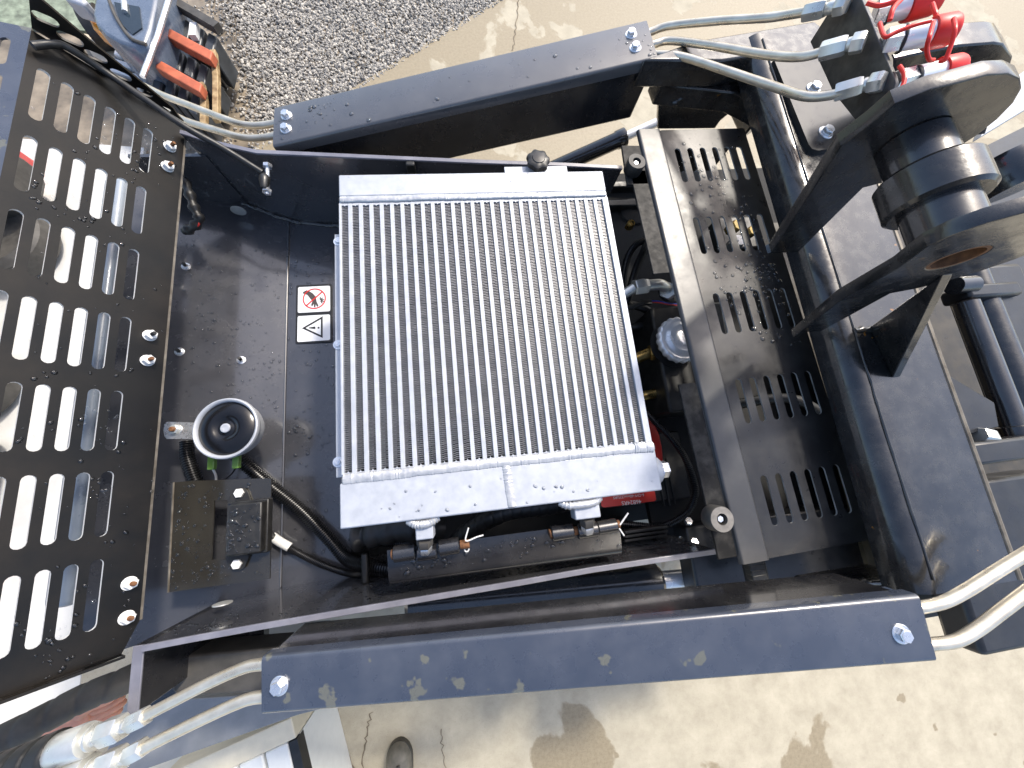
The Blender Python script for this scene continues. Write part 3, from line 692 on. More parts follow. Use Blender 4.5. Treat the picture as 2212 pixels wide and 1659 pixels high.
# ---------------------------------------------------------------- steel pipes
def pipe(label, pts, r, group, fit=(), seg=16):
    w_ = [P(*p) for p in pts]; o = empty('hydraulic_pipe', w_[0], label, 'pipe', group)
    g = G(); g.tube(w_, r, seg, smooth_n=8); build('tube', g, M['pipe'], o)
    for (a, b, rad, kind) in fit:
        A, B = P(*a), P(*b); d = B - A; g = G()
        if kind == 'hex': g.lathe(A, d, hexp(rad, d.length), 6, phase=0.3)
        elif kind == 'round': g.lathe(A, d, [(rad * 0.85, 0), (rad, d.length * 0.15), (rad, d.length * 0.85), (rad * 0.9, d.length)], 20)
        build('union_nut' if kind == 'hex' else 'collar', g, M['nut'], o)
    return o
PR = 0.0076
G1 = 'steel pipes leaving the far arm towards the couplers'
pipe('topmost steel pipe leaving the far arm at the right', [(1385, 76, 1.40), (1408, 68, 1.405), (1445, 56, 1.42), (1540, 46, 1.46), (1659, 38, 1.51), (1750, 24, 1.55)], PR, G1,
     [((1738, 28, 1.545), (1784, 19, 1.565), 0.0140, 'hex'), ((1784, 19, 1.565), (1808, 14, 1.575), 0.0095, 'round'), ((1806, 14, 1.575), (1830, 9, 1.585), 0.0145, 'hex')])
pipe('middle steel pipe leaving the far arm at the right', [(1390, 103, 1.40), (1415, 95, 1.405), (1450, 88, 1.415), (1540, 99, 1.45), (1659, 119, 1.50), (1734, 122, 1.535), (1795, 106, 1.56)], PR, G1,
     [((1772, 112, 1.552), (1829, 97, 1.575), 0.0142, 'hex'), ((1829, 97, 1.575), (1842, 94, 1.58), 0.0098, 'round'), ((1839, 95, 1.58), (1868, 90, 1.59), 0.0148, 'hex')])
pipe('lowest steel pipe leaving the far arm at the right, bending down', [(1375, 106, 1.388), (1412, 117, 1.398), (1450, 119, 1.412), (1500, 130, 1.43), (1659, 183, 1.49), (1734, 207, 1.525), (1790, 206, 1.545), (1830, 194, 1.56)], PR, G1,
     [((1803, 201, 1.548), (1863, 184, 1.57), 0.0145, 'hex'), ((1863, 184, 1.57), (1882, 181, 1.577), 0.0100, 'round'), ((1879, 181, 1.577), (1910, 175, 1.59), 0.0150, 'hex')])
G2 = 'steel pipes leaving the far arm behind the hood'
pipe('upper of two steel pipes between hood and far arm', [(300, 180, 1.20), (350, 205, 1.215), (402, 225, 1.23), (470, 251, 1.245), (520, 268, 1.252), (560, 271, 1.258), (600, 265, 1.265)], PR, G2)
pipe('lower of two steel pipes between hood and far arm', [(330, 220, 1.19), (395, 258, 1.215), (460, 279, 1.23), (520, 296, 1.245), (560, 298, 1.252), (602, 292, 1.262)], PR, G2)
G3 = 'steel pipes leaving the near arm at the left'
pipe('upper of two yellowish steel pipes entering the near arm at left', [(305, 1551, 1.33), (345, 1530, 1.335), (450, 1476, 1.35), (520, 1445, 1.357), (555, 1436, 1.36), (600, 1434, 1.365)], PR * 1.05, G3,
     [((318, 1545, 1.331), (280, 1563, 1.326), 0.0125, 'hex'), ((280, 1563, 1.326), (262, 1571, 1.323), 0.0095, 'round'), ((265, 1570, 1.323), (221, 1585, 1.318), 0.0175, 'hex')])
pipe('lower of two yellowish steel pipes entering the near arm at left', [(295, 1625, 1.33), (340, 1601, 1.335), (440, 1552, 1.35), (510, 1520, 1.357), (550, 1507, 1.36), (600, 1504, 1.365)], PR * 1.05, G3,
     [((312, 1613, 1.331), (276, 1632, 1.326), 0.0125, 'hex'), ((276, 1632, 1.326), (262, 1640, 1.323), 0.0095, 'round'), ((265, 1638, 1.323), (220, 1655, 1.318), 0.0175, 'hex')])
G4 = 'steel pipes leaving the near arm at the right'
pipe('upper of two bent steel pipes leaving the near arm at right', [(1960, 1316, 1.465), (1995, 1311, 1.468), (2040, 1300, 1.47), (2090, 1274, 1.475), (2156, 1232, 1.48), (2230, 1187, 1.487)], PR * 1.1, G4)
pipe('lower of two bent steel pipes leaving the near arm at right', [(1985, 1394, 1.465), (2020, 1391, 1.468), (2066, 1384, 1.47), (2112, 1358, 1.475), (2160, 1322, 1.48), (2240, 1262, 1.487)], PR * 1.1, G4)
# ---------------------------------------------------------------- oil cooler
ZC = 1.36
tl, tr, br, bl = P(732, 377, ZC), P(1303, 369, ZC), P(1427, 1060, ZC), P(737, 1143, ZC)
cx0, cx1 = (tl.x + bl.x) / 2, (tr.x + br.x) / 2
cy0, cy1 = (tl.y + tr.y) / 2, (bl.y + br.y) / 2              # far and near ends
ct = P(740, 441, ZC).y; cb = P(742, 1024, ZC).y               # core ends
oil = empty('oil_cooler', V(((cx0 + cx1) / 2, (cy0 + cy1) / 2, 1.30)), 'silver aluminium oil cooler with vertical fin columns over the engine bay', 'oil cooler')
tt = P(740, 424, ZC).y; tb = P(742, 1044, ZC).y
g = G(); g.box(V(((cx0 + cx1) / 2, (cy0 + tt) / 2, ZC - 0.028)), (cx1 - cx0, cy0 - tt, 0.056)); build('tank', g, M['alu'], oil, bevel=0.0025)
g = G(); g.box(V(((cx0 + cx1) / 2, (cy1 + tb) / 2, ZC - 0.028)), (cx1 - cx0 + 0.006, tb - cy1, 0.056)); build('tank', g, M['alu'], oil, bevel=0.0025)
for (ya, yb_) in ((tt, ct), (tb, cb)):
    g = G(); g.box(V(((cx0 + cx1) / 2, (ya + yb_) / 2, ZC - 0.0295)), (cx1 - cx0, abs(ya - yb_) + 0.001, 0.053)); build('header_bar', g, M['alu'], oil)
nf = 27; edge = 0.0045
pit = (cx1 - cx0 - edge * 2 + 0.0) / (nf - 0.0); bw = pit * 0.39; fw = pit - bw
gap = [(cx0 + edge + pit * k + bw * 0.0, cx0 + edge + pit * k + fw) for k in range(nf)]
# separator bars, one object each sharing a mesh
L = ct - cb
gb = G(); gb.box((0, 0, 0), (bw, L + 0.004, 0.05)); meb = bpy.data.meshes.new('separator_bar')
def share(name, me, parent, loc, m=None):
    o = bpy.data.objects.new(name, me); COL.objects.link(o); o.parent = parent; o.location = V(loc) - ORG[parent]; ORG[o] = V(loc)
    if m and not me.materials: me.materials.append(m)
    return o
meb.from_pydata([tuple(p) for p in gb.v], [], gb.f)
for k in range(nf):
    x = cx0 + edge + pit * k + fw + bw / 2
    if k < nf - 1: 
        o = share('separator_bar', meb, oil, (x, (ct + cb) / 2, ZC - 0.026), M['alu'])
        bv = o.modifiers.new('edge', 'BEVEL'); bv.width = 0.0007; bv.segments = 1
for x, wd in ((cx0 + edge / 2, edge), (cx1 - (bw + edge) / 2, bw + edge)):
    g = G(); g.box((x, (ct + cb) / 2, ZC - 0.026), (wd, L + 0.004, 0.052)); build('side_plate', g, M['alu'], oil, bevel=0.0008)
nr = 148; fp_ = (L - 0.007) / nr; gf = G(); rn = random.Random(9)
for j in range(nr):
    y = L / 2 - 0.0035 - fp_ * (j + 0.5); t = fp_ * 0.14; jit = rn.uniform(-1, 1) * fp_ * 0.06
    h2 = fw / 2; s = (1 if j % 2 else -1) * fp_ * 0.10; zt = rn.uniform(-0.0003, 0.0003)
    # each fin runs across the column and is offset halfway, like a lanced strip
    for (xa, xb, dy) in ((-h2, 0.0, jit), (0.0, h2, jit + fp_ * 0.22 * (1 if (j // 1) % 2 else 1))):
        y1 = y + dy
        v0 = [(xa, y1 - t, zt), (xb, y1 - t, zt), (xb, y1 + t, zt), (xa, y1 + t, zt), (xa, y1 - t + s, -0.016), (xb, y1 - t + s, -0.016), (xb, y1 + t + s, -0.016), (xa, y1 + t + s, -0.016)]
        gf.add(v0, [[0, 1, 2, 3], [0, 4, 5, 1], [2, 6, 7, 3]])
mef = bpy.data.meshes.new('fin_strip'); mef.from_pydata([tuple(p) for p in gf.v], [], gf.f)
for a, b_ in gap: share('fin_strip', mef, oil, ((a + b_) / 2, (ct + cb) / 2, ZC - 0.0045), M['fin'])
g = G(); g.box(((cx0 + cx1) / 2, (ct + cb) / 2, ZC - 0.042), (cx1 - cx0 - 0.01, L, 0.012)); build('core_backing', g, M['core'], oil)  # dark sheet standing in for the deep shade between the fins
# saw-tooth ends of the fin packs
gt = G(); gt.add([(-fw / 2, 0, 0), (fw / 2, 0, 0), (fw / 2, -0.001, 0), (fw * 0.12, -0.0015, 0), (0, -0.004, 0), (-fw * 0.12, -0.0015, 0), (-fw / 2, -0.001, 0)], [[6, 5, 4, 3, 2, 1, 0]])
met = bpy.data.meshes.new('fin_end'); met.from_pydata([tuple(p) for p in gt.v], [], gt.f)
for a, b_ in gap:
    share('fin_end', met, oil, ((a + b_) / 2, ct, ZC - 0.002), M['alu'])
    o = share('fin_end', met, oil, ((a + b_) / 2, cb, ZC - 0.002)); o.rotation_euler.z = math.pi
# weld beads along both tanks
def ripple(a, b, r, name, seed, flat=0.5):
    rn = random.Random(seed); a, b = V(a), V(b); n = int((b - a).length / 0.0022); rings = []
    t = (b - a).normalized(); s = t.cross(V((0, 0, 1))).normalized(); drift = 0
    for i in range(n + 1):
        p = a.lerp(b, i / n); drift = drift * 0.9 + rn.uniform(-1, 1) * 0.0003
        q = r * (1 + 0.08 * (i % 2) + rn.uniform(-0.05, 0.05)) * (0.5 if i in (0, n) else 1)
        rings.append([p + s * (math.cos(6.2832 * j / 10) * q + drift) + V((0, 0, 1)) * math.sin(6.2832 * j / 10) * q * flat for j in range(10)])
    g = G(); g.ring_loft(rings); return build(name, g, M['alu_weld'], oil, ang=25)
yw1, yw2 = (tt + ct) / 2 + 0.0025, (tb + cb) / 2 - 0.0015
ripple((cx0 + 0.001, yw1, ZC - 0.001), (cx1 - 0.001, yw1, ZC - 0.001), 0.0062, 'weld_bead', 1)
ripple((cx0 + 0.001, yw2, ZC - 0.001), (cx1 - 0.03, yw2, ZC - 0.001), 0.0080, 'weld_bead', 2)
ripple((cx1 - 0.036, yw2 + 0.0005, ZC), (cx1 + 0.002, yw2, ZC), 0.0092, 'weld_bead', 3)
wx = P(1100, 1050, ZC).x
ripple((wx - 0.002, yw2 - 0.004, ZC - 0.001), (wx + 0.002, cy1 + 0.001, ZC - 0.001), 0.0075, 'weld_bead', 4, 0.55)
# drain plug on the right end of the near tank
py = (P(1425, 1015, ZC - 0.02).y); pz_ = ZC - 0.028
g = G(); bossg = g; g.lathe(V((cx1 + 0.002, py, pz_)), (1, 0, 0), [(0.026, 0), (0.024, 0.010), (0.023, 0.012), (0.0185, 0.0125), (0.0185, 0.016)], 28); bo_ = build('boss', g, M['alu'], oil)
g = G(); g.lathe(V((cx1 + 0.0165, py, pz_)), (1, 0, 0), [(0.0185, 0), (0.0185, 0.002), (0.0150, 0.0021)] , 24); g.lathe(V((cx1 + 0.0188, py, pz_)), (1, 0, 0), hexp(0.0155, 0.014), 6); build('drain_plug', g, M['zinc'], bo_)
# side mounting flange with washers
fx0 = P(724, 760, ZC - 0.03).x; g = G(); fy0, fy1 = P(724, 506, ZC - 0.03).y, P(728, 1032, ZC - 0.03).y
g.box(((fx0 + cx0) / 2 + 0.004, (fy0 + fy1) / 2, ZC - 0.032), (cx0 - fx0 + 0.008, fy0 - fy1, 0.004)); sf_ = build('side_flange', g, M['alu'], oil, bevel=0.001)
for v in (522, 745, 998):
    p = P(731, v, ZC - 0.03); g = G(); g.lathe(p, (0, 0, 1), [(0.009, 0), (0.009, 0.0015), (0.0045, 0.0016)], 20).lathe(p, (0, 0, 1), hexp(0.0055, 0.005), 6); build('washer_bolt', g, M['zinc'], sf_)
# welded mounting lugs on the near tank
def lug(u0, u1, v0, v1, wu0, wu1, wv, big):
    a, b = P(u0, v0, ZC - 0.008), P(u1, v1, ZC - 0.008); y0_ = cy1
    g = G(); g.box(V(((a.x + b.x) / 2, (y0_ + b.y) / 2, ZC - 0.022)), (b.x - a.x, y0_ - b.y, 0.032)); lg_ = build('mounting_lug', g, M['alu'], oil, bevel=0.002)
    rn = random.Random(int(u0)); g = G(); c0, c1 = P(wu0, wv, ZC), P(wu1, wv, ZC)
    pts = [V((c0.x, cy1 - 0.001, ZC - 0.012)), V((c0.x + 0.012, cy1 - 0.007, ZC - 0.006)), V(((c0.x + c1.x) / 2, cy1 - 0.008, ZC - 0.003)), V((c1.x - 0.012, cy1 - 0.007, ZC - 0.006)), V((c1.x, cy1 - 0.001, ZC - 0.012))]
    g.tube(catmull(pts, 6), lambda t: 0.0065 * (1 + 0.12 * math.sin(t * 70)), 10); build('lug_weld', g, M['alu_weld'], lg_, ang=40)
    return a, b
lug(897, 937, 1136, 1163, 880, 945, 1138, 0)
lug(1238, 1298, 1085, 1117, 1212, 1300, 1082, 1)
drops('water_beads', 26, [(738, 1040), (1420, 985), (1424, 1055), (742, 1138)], lambda u, v: P(u, v, ZC), (0, 0, 1), 0.0009, 0.0026, oil, M['water'], 21, 0.3)
drops('water_beads', 14, [(735, 380), (1300, 372), (1308, 420), (735, 425)], lambda u, v: P(u, v, ZC), (0, 0, 1), 0.0008, 0.0018, oil, M['water'], 22, 0.3)

# ---------------------------------------------------------------- hinge bracket under the near tank
ZH = 1.305
hb = empty('cooler_hinge_bracket', P(1090, 1200, ZH - 0.08), 'black angled hinge bracket with water beads below the oil cooler', 'bracket')
A = [P(836, 1189, ZH), P(1337, 1123, ZH), P(1343, 1182, ZH - 0.012), P(839, 1246, ZH - 0.012)]
n_ = (A[1] - A[0]).cross(A[3] - A[0]).normalized()
if n_.z < 0: n_ = -n_
ring = []
d = V((0, -1, 0)); rings = []
for (pa, pb) in ((A[0], A[3]), (A[1], A[2])):
    rg = [pa - V((0, 0, 0.003)), pa]
    for k in range(6):
        q = math.pi / 2 * k / 5 * 1.1; rg.append(pb + V((0, -math.sin(q) * 0.016, -0.018 + math.cos(q) * 0.018)))
    lo = pb + V((0, -0.02, -0.05)); rg.append(lo); rg.append(lo + V((0, 0.006, 0)))
    rg.append(pb + V((0, 0.002, -0.02))); rings.append(rg)
g = G(); g.ring_loft(rings); build('angle_plate', g, M['paint'], hb, ang=30)
def barrel(u0, v0, u1, v1, r, z, name='hinge_barrel', m=None, parent=None):
    a, b = P(u0, v0, z), P(u1, v1, z); dd = b - a; g = G()
    g.lathe(a, dd, [(r * 0.45, 0.003), (r * 0.5, 0.0), (r * 0.92, 0.0), (r, 0.0012), (r, dd.length - 0.0012), (r * 0.92, dd.length), (r * 0.5, dd.length)], 24)
    return build(name, g, m or M['paint'], parent or hb)
zb = ZH + 0.006
barrel(851, 1197, 898, 1190, 0.0135, zb); barrel(902, 1196, 944, 1190, 0.0125, zb - 0.002); barrel(949, 1184, 992, 1177, 0.0135, zb)
barrel(994, 1177, 1014, 1174, 0.0075, zb, 'hinge_pin', M['rust'])
barrel(846, 1198, 851, 1197, 0.0085, zb, 'hinge_pin', M['rust'])
barrel(1191, 1153, 1237, 1146, 0.0135, zb); barrel(1247, 1148, 1289, 1142, 0.0135, zb); barrel(1290, 1141, 1331, 1134, 0.0120, zb)
barrel(1187, 1154, 1191, 1153, 0.0088, zb, 'hinge_pin', M['rust']); barrel(1238, 1147, 1247, 1146, 0.0075, zb, 'hinge_pin', M['rust'])
barrel(1331, 1133, 1338, 1132, 0.0068, zb, 'hinge_pin', M['rust'])
for (u, v, v2) in ((917, 1163, 1190), (1268, 1117, 1147)):
    a, b = P(u, v, ZH + 0.035), P(u + 2, v2, ZH + 0.02); dd = b - a
    g = G(); g.lathe(a, dd, hexp(0.0135, dd.length * 0.55), 6, phase=0.2); build('jam_nut', g, M['rubber_worn'], hb)
    g = G(); g.lathe(a + dd * 0.55, dd, hexp(0.0115, dd.length * 0.5), 6, phase=0.2); build('nut', g, M['zinc'], hb)
g = G(); g.tube([P(1012, 1140, zb + 0.012), P(1006, 1168, zb + 0.012), P(1030, 1160, zb + 0.01), P(1044, 1156, zb + 0.008)], 0.0013, 8, smooth_n=4); build('split_pin', g, M['white_plastic'], hb)
g = G(); g.tube([P(1008 + 5 * math.cos(t), 1185 + 7 * math.sin(t), zb - 0.004) for t in [k * 0.6 for k in range(11)]], 0.0013, 8); build('split_pin', g, M['white_plastic'], hb)
g = G(); g.tube([P(1357, 1108, zb + 0.01), P(1339, 1134, zb + 0.006)], 0.0016, 8); build('split_pin', g, M['white_plastic'], hb)
g = G(); g.tube([P(1335, 1138, zb), P(1348, 1157, zb - 0.004)], 0.0015, 8); build('split_pin', g, M['white_plastic'], hb)
drops('water_beads', 110, [(840, 1200), (1335, 1135), (1340, 1180), (842, 1244)], lambda u, v: PN(u, v, A[0], n_), n_, 0.0012, 0.0046, hb, M['water'], 23)

# ---------------------------------------------------------------- star knob and its strap at the far end
kb = empty('star_knob', P(1161, 352, 1.33), 'black star knob clamping the far edge of the cooler', 'knob')
g = G(); kc = P(1161, 353, 1.345)
g.lathe(kc, (0, 0, 1), [(0.014, -0.012), (0.015, 0.0), (0.0225, 0.001), (0.0240, 0.004), (0.0225, 0.012), (0.018, 0.0145), (0.006, 0.015)], 56, wob=lambda t, r: 1 + (0.075 * math.cos(t * 7 * 6.2832) if r > 0.014 else 0)); build('grip', g, M['dull'], kb)
g = G(); g.lathe(kc + V((0, 0, 0.0148)), (0, 0, 1), [(0.0135, 0), (0.0125, 0.0016), (0.004, 0.0024)], 24); build('cap', g, M['conduit'], kb)
g = G(); a, b = P(1088, 356, 1.335), P(1226, 374, 1.335); g.box((a + b) / 2 - V((0, 0.004, 0)), (b.x - a.x, 0.018, 0.004)); build('strap', g, M['alu'], kb, bevel=0.001)
g = G(); q = P(888, 363, 1.27); g.box(q, (0.02, 0.012, 0.03)); cl = build('wire_clip', g, M['dull'], None, bevel=0.003); tag(cl, 'small black wire clip on the bay wall behind the cooler', 'clip')
# ---------------------------------------------------------------- warning sticker
def FL2(u, v, h): return P(u, v, zB - 0.002 + h)
st = empty('warning_sticker', FL2(677, 678, 0), 'two-panel safety sticker with no-touch sign and warning triangle beside the cooler', 'sticker')
def rrect(u0, v0, u1, v1, z, r=0.004, k=4):
    a, b = P(u0, v1, z), P(u1, v0, z); pts = []
    for (cx, cy, q0) in ((b.x - r, b.y - r, 0), (a.x + r, b.y - r, 90), (a.x + r, a.y + r, 180), (b.x - r, a.y + r, 270)):
        for i in range(k + 1):
            q = math.radians(q0 + 90 * i / k); pts.append(V((cx + r * math.cos(q), cy + r * math.sin(q), z)))
    return pts
EX, EY = V((1, 0, 0)), V((0, 1, 0))
z0 = zB + 0.0008
def flat(name, pts, m, parent, t=0.0003, holes=()): return plate(name, pts[0], EX, EY, pts, holes, t, m, parent)
flat('border', rrect(638, 613, 716, 743, z0), M['black_print'], st)
pa = flat('prohibition_panel', rrect(643, 617, 713, 676, z0 + 0.0004), M['white'], st)
pb = flat('warning_panel', rrect(642, 679, 713, 739, z0 + 0.0004), M['white'], st)
zc = z0 + 0.0008; c = P(679, 645, zc); rr_ = (P(704, 645, zc).x - c.x)
circ = lambda r, n=36: [c + V((math.cos(6.2832 * i / n) * r, math.sin(6.2832 * i / n) * r, 0)) for i in range(n)]
def poly(pp, z): return [P(u, v, z) for u, v in pp]
flat('hand', poly([(654, 631), (662, 627), (668, 629), (676, 634), (682, 641), (684, 652), (688, 660), (685, 663), (682, 657), (681, 664), (678, 663), (678, 656), (674, 662), (672, 659), (675, 650), (671, 646), (664, 637), (655, 634)], zc), M['grey_print'], pa)
for i in range(5):
    q = math.radians(-60 + i * 38); o_ = P(692, 649, zc); a_ = o_ + V((math.cos(q), math.sin(q), 0)) * 0.001; b_ = o_ + V((math.cos(q), math.sin(q), 0)) * 0.010
    flat('fan_blade', capsule(a_, b_, 0.003, V((0, 0, 1)), 3), M['grey_print'], pa)
zc2 = zc + 0.0004; c = P(679, 645, zc2)
flat('ring', circ(rr_), M['red_print'], pa, holes=[circ(rr_ * 0.90)])
d45 = V((0.72, 0.68, 0)); flat('slash', capsule(c - d45 * rr_ * 0.95, c + d45 * rr_ * 0.95, rr_ * 0.11, V((0, 0, 1)), 2), M['red_print'], pa)
tri = poly([(652, 709), (697, 683), (697, 730)], zc); cc = (tri[0] + tri[1] + tri[2]) / 3
flat('triangle', tri, M['black_print'], pb, holes=[[cc + (p - cc) * 0.74 for p in tri]])
flat('exclamation_bar', [P(u, v, zc) for u, v in ((667, 707.5), (681, 705.2), (681, 710.8), (667, 709))], M['black_print'], pb)
dc = P(688, 708, zc); flat('exclamation_dot', [dc + V((math.cos(6.2832 * i / 14), math.sin(6.2832 * i / 14), 0)) * 0.0026 for i in range(14)], M['black_print'], pb)
# ---------------------------------------------------------------- horn
ZHn = 1.195; hc = P(489, 925, ZHn); hr = (P(560, 925, ZHn).x - P(418, 925, ZHn).x) / 2
horn = empty('horn', FP(478, 928), 'round black horn with bright silver rim on the bay floor', 'horn')
g = G(); g.lathe(hc, (0, 0, 1), [(hr * 0.80, -0.045), (hr * 0.9, -0.03), (hr * 0.9, -0.012), (hr * 0.97, -0.010), (hr * 1.0, -0.004), (hr, 0.0), (hr * 0.985, 0.0035), (hr * 0.95, 0.0045), (hr * 0.90, 0.003), (hr * 0.87, -0.003), (hr * 0.87, -0.014)], 48); build('rim', g, M['alu'], horn, ang=50)
g = G(); g.lathe(hc + V((0, 0, 0.0025)), (0, 0, 1), [(hr * 0.87, -0.012), (hr * 0.87, -0.005), (hr * 0.84, -0.0035), (hr * 0.74, -0.0005), (hr * 0.60, 0.0022), (hr * 0.46, 0.0026), (hr * 0.36, 0.0010), (hr * 0.28, -0.0035), (hr * 0.22, -0.0030), (hr * 0.17, -0.0010)], 48); build('diaphragm', g, M['horn_face'], horn, ang=60)
g = G(); g.lathe(hc + V((0, 0, -0.001)), (0, 0, 1), [(hr * 0.15, 0), (hr * 0.15, 0.005), (hr * 0.135, 0.006), (hr * 0.08, 0.0062), (hr * 0.075, 0.0056)], 24); build('centre_bolt', g, M['alu'], horn)
g = G(); a = P(354, 948, 1.17); b = P(425, 911, 1.17)
ol = [P(u, v, 1.172) for u, v in ((360, 911), (430, 913), (430, 948), (360, 948), (355, 942), (353, 930), (355, 917))]
ms_ = plate('mounting_strap', ol[0], EX, EY, ol, [[P(379 + 7 * math.cos(t), 928 + 7 * math.sin(t), 1.172) for t in [k * 0.524 for k in range(12)]]], 0.003, M['zinc'], horn)
place('strap_nut', 'strapnut', lambda: G().lathe((0, 0, 0), (0, 0, 1), [(0.0115, 0), (0.0115, 0.0015), (0.009, 0.002)], 20).lathe((0, 0, 0.002), (0, 0, 1), hexp(0.009, 0.006), 6), M['nut'], ms_, P(379, 928, 1.172))
place('strap_stud', 'strapstud', lambda: g_thread(0.005, 0.013), M['rust'], ms_, P(379, 928, 1.174))
for k, (u, v) in enumerate(((458, 988), (513, 985))):
    g = G(); p0, p1 = P(u, v - 4, 1.165), P(u + (1 if k == 0 else -3), v + 26, 1.155)
    g.box((p0 + p1) / 2, (0.0135, (p0 - p1).length, 0.011)); tc_ = build('terminal_cover', g, M['green'], horn, bevel=0.002)
    g = G(); q0 = p1; q1 = P(u + (9 if k == 0 else -26), v + 50, 1.13); g.tube([q0 + V((0, 0.002, 0)), q0.lerp(q1, 0.5) + V((0, 0, -0.004)), q1], 0.0022 if k == 0 else 0.0016, 8, smooth_n=4); build('lead_wire', g, M['white_plastic'] if k == 0 else M['conduit'], tc_)
# ---------------------------------------------------------------- bracket with fuse box
ZB_ = 1.165
fbk = empty('fuse_box_bracket', FP(470, 1170), 'folded steel bracket with a square cutout carrying the fuse box', 'bracket')
zf = lambda u, v: P(u, v, ZB_)
ol = [zf(374, 1042), zf(410, 1039), zf(575, 1033), zf(586, 1035), zf(583, 1250), zf(362, 1280)]
plate('bracket_plate', ol[0], EX, EY, ol, [[zf(463, 1081), zf(492, 1080), zf(487, 1209), zf(457, 1209)]], 0.003, M['bracket'], fbk)
a0, a1 = zf(374, 1042), zf(362, 1280); g = G()
g.prism([a0, a1, a1 + V((-0.012, 0, -0.07)), a0 + V((-0.03, -0.004, -0.07))], (0.003, 0, 0)); build('bracket_side', g, M['bracket'], fbk, bevel=0.001)
g = G(); g.tube([a0 + V((0.001, 0, -0.001)), a1 + V((0.001, 0, -0.001))], 0.0024, 8); build('bend', g, M['edge'], fbk)
fb_ = empty('fuse_box', zf(522, 1142), 'black plastic fuse box with water beads and two white bolts', 'fuse box')
zt = ZB_ + 0.036
a, b = P(487, 1203, zt), P(566, 1083, zt); bc = (a + b) / 2
g = G(); g.box(V((bc.x - 0.002, bc.y, ZB_ + 0.009)), (b.x - a.x + 0.010, b.y - a.y + 0.008, 0.018)); build('base', g, M['dull'], fb_, bevel=0.002)
g = G(); g.box(V((bc.x, bc.y, ZB_ + 0.027)), (b.x - a.x, b.y - a.y, 0.018)); ld_ = build('lid', g, M['dull'], fb_, bevel=0.003)
g = G(); sc = P(531, 1140, zt); g.box(sc, (0.004, 0.016, 0.0008)); build('latch_slot', g, M['core'], ld_)
for (pts, bo) in (([(492, 1088), (500, 1062), (508, 1055), (528, 1055), (534, 1062), (543, 1088)], (518, 1065)), ([(484, 1196), (494, 1222), (502, 1232), (518, 1232), (528, 1226), (538, 1200)], (513, 1218))):
    plate('mounting_ear', P(*pts[0], ZB_ + 0.006), EX, EY, [P(u, v, ZB_ + 0.006) for u, v in pts], [], 0.005, M['dull'], fb_)
    place('bolt', 'earbolt', lambda: G().lathe((0, 0, 0), (0, 0, 1), hexp(0.0095, 0.006), 6), M['white_plastic'], fb_, P(*bo, ZB_ + 0.006))
drops('water_beads', 70, [(490, 1088), (563, 1088), (560, 1198), (488, 1200)], lambda u, v: P(u, v, zt), (0, 0, 1), 0.0012, 0.0036, fb_, M['water'], 31)
drops('water_beads', 130, [(380, 1046), (575, 1040), (480, 1075), (455, 1085), (450, 1215), (575, 1240), (366, 1272)], lambda u, v: P(u, v, ZB_), (0, 0, 1), 0.0010, 0.0028, fbk, M['water'], 32)
drops('water_beads', 330, [(440, 480), (610, 520), (606, 1020), (560, 860), (400, 860), (395, 520)], FP, FN1, 0.0009, 0.0026, bay, M['water'], 33)
drops('water_beads', 300, [(622, 525), (722, 515), (734, 1140), (755, 1150), (755, 1230), (620, 1250)], FP, (0, 0, 1), 0.0009, 0.0034, bay, M['water'], 34)
def WB(u, v):
    # points on the near side wall
    y = yb
    best = None
    for i in range(len(rim_b) - 1):
        a_, b__ = P(*rim_b[i], ZR), P(*rim_b[i + 1], ZR)
        nn = V((a_.y - b__.y, b__.x - a_.x, 0)).normalized(); q = PN(u, v, a_, nn)
        if a_.x - 0.002 <= q.x <= b__.x + 0.002: best = q; break
    return best if best is not None else PYc(u, v, yb)
drops('water_beads', 500, [(340, 1360), (620, 1300), (760, 1262), (1100, 1222), (1500, 1150), (1500, 1185), (1100, 1246), (620, 1330), (345, 1380)], WB, (0, 1, 0.1), 0.0008, 0.0026, bay, M['water'], 35)
drops('water_beads', 260, [(420, 340), (720, 350), (720, 480), (440, 440)], lambda u, v: PYc(u, v, yt - 0.001), (0, -1, 0), 0.0008, 0.0020, bay, M['water'], 36)
# ---------------------------------------------------------------- wiring
def loom(label, pts, r, pitch, group, m='conduit'):
    w_ = [p if isinstance(p, Vector) else P(*p) for p in pts]; g = corrugate(w_, r, pitch, r * 0.22)
    o = build('wiring_conduit', g, M[m], ang=30); return tag(o, label, 'conduit', group)
GW = 'corrugated wiring conduits in the engine bay'
loom('thick black corrugated conduit crossing the bay floor past the horn to the hinge', [FP(508, 968, 0.02), FP(535, 997, 0.02), FP(585, 1042, 0.018), FP(655, 1098, 0.018), FP(715, 1158, 0.02), FP(762, 1203, 0.03), (800, 1222, 1.10), (836, 1228, 1.11), (870, 1230, 1.11)], 0.0142, 0.0052, GW)
loom('short thick black conduit between horn and fuse box bracket', [FP(418, 955, 0.02), FP(421, 985, 0.022), FP(432, 1020, 0.022), FP(448, 1062, 0.02)], 0.0135, 0.0052, GW)
loom('thin black corrugated conduit with a white sleeve leaving the fuse box', [(560, 1118, 1.15), (572, 1136, 1.135), FP(598, 1160, 0.014), FP(650, 1192, 0.012), FP(705, 1218, 0.014), FP(760, 1233, 0.02), (800, 1238, 1.10), (840, 1238, 1.105), (870, 1236, 1.105)], 0.0078, 0.0036, GW)
g = G(); g.tube([FP(594, 1156, 0.014), FP(613, 1169, 0.014), FP(632, 1180, 0.013)], 0.0098, 14); tag(build('label_sleeve', g, M['white_plastic']), 'white marker sleeve on the thin conduit below the fuse box', 'sleeve')
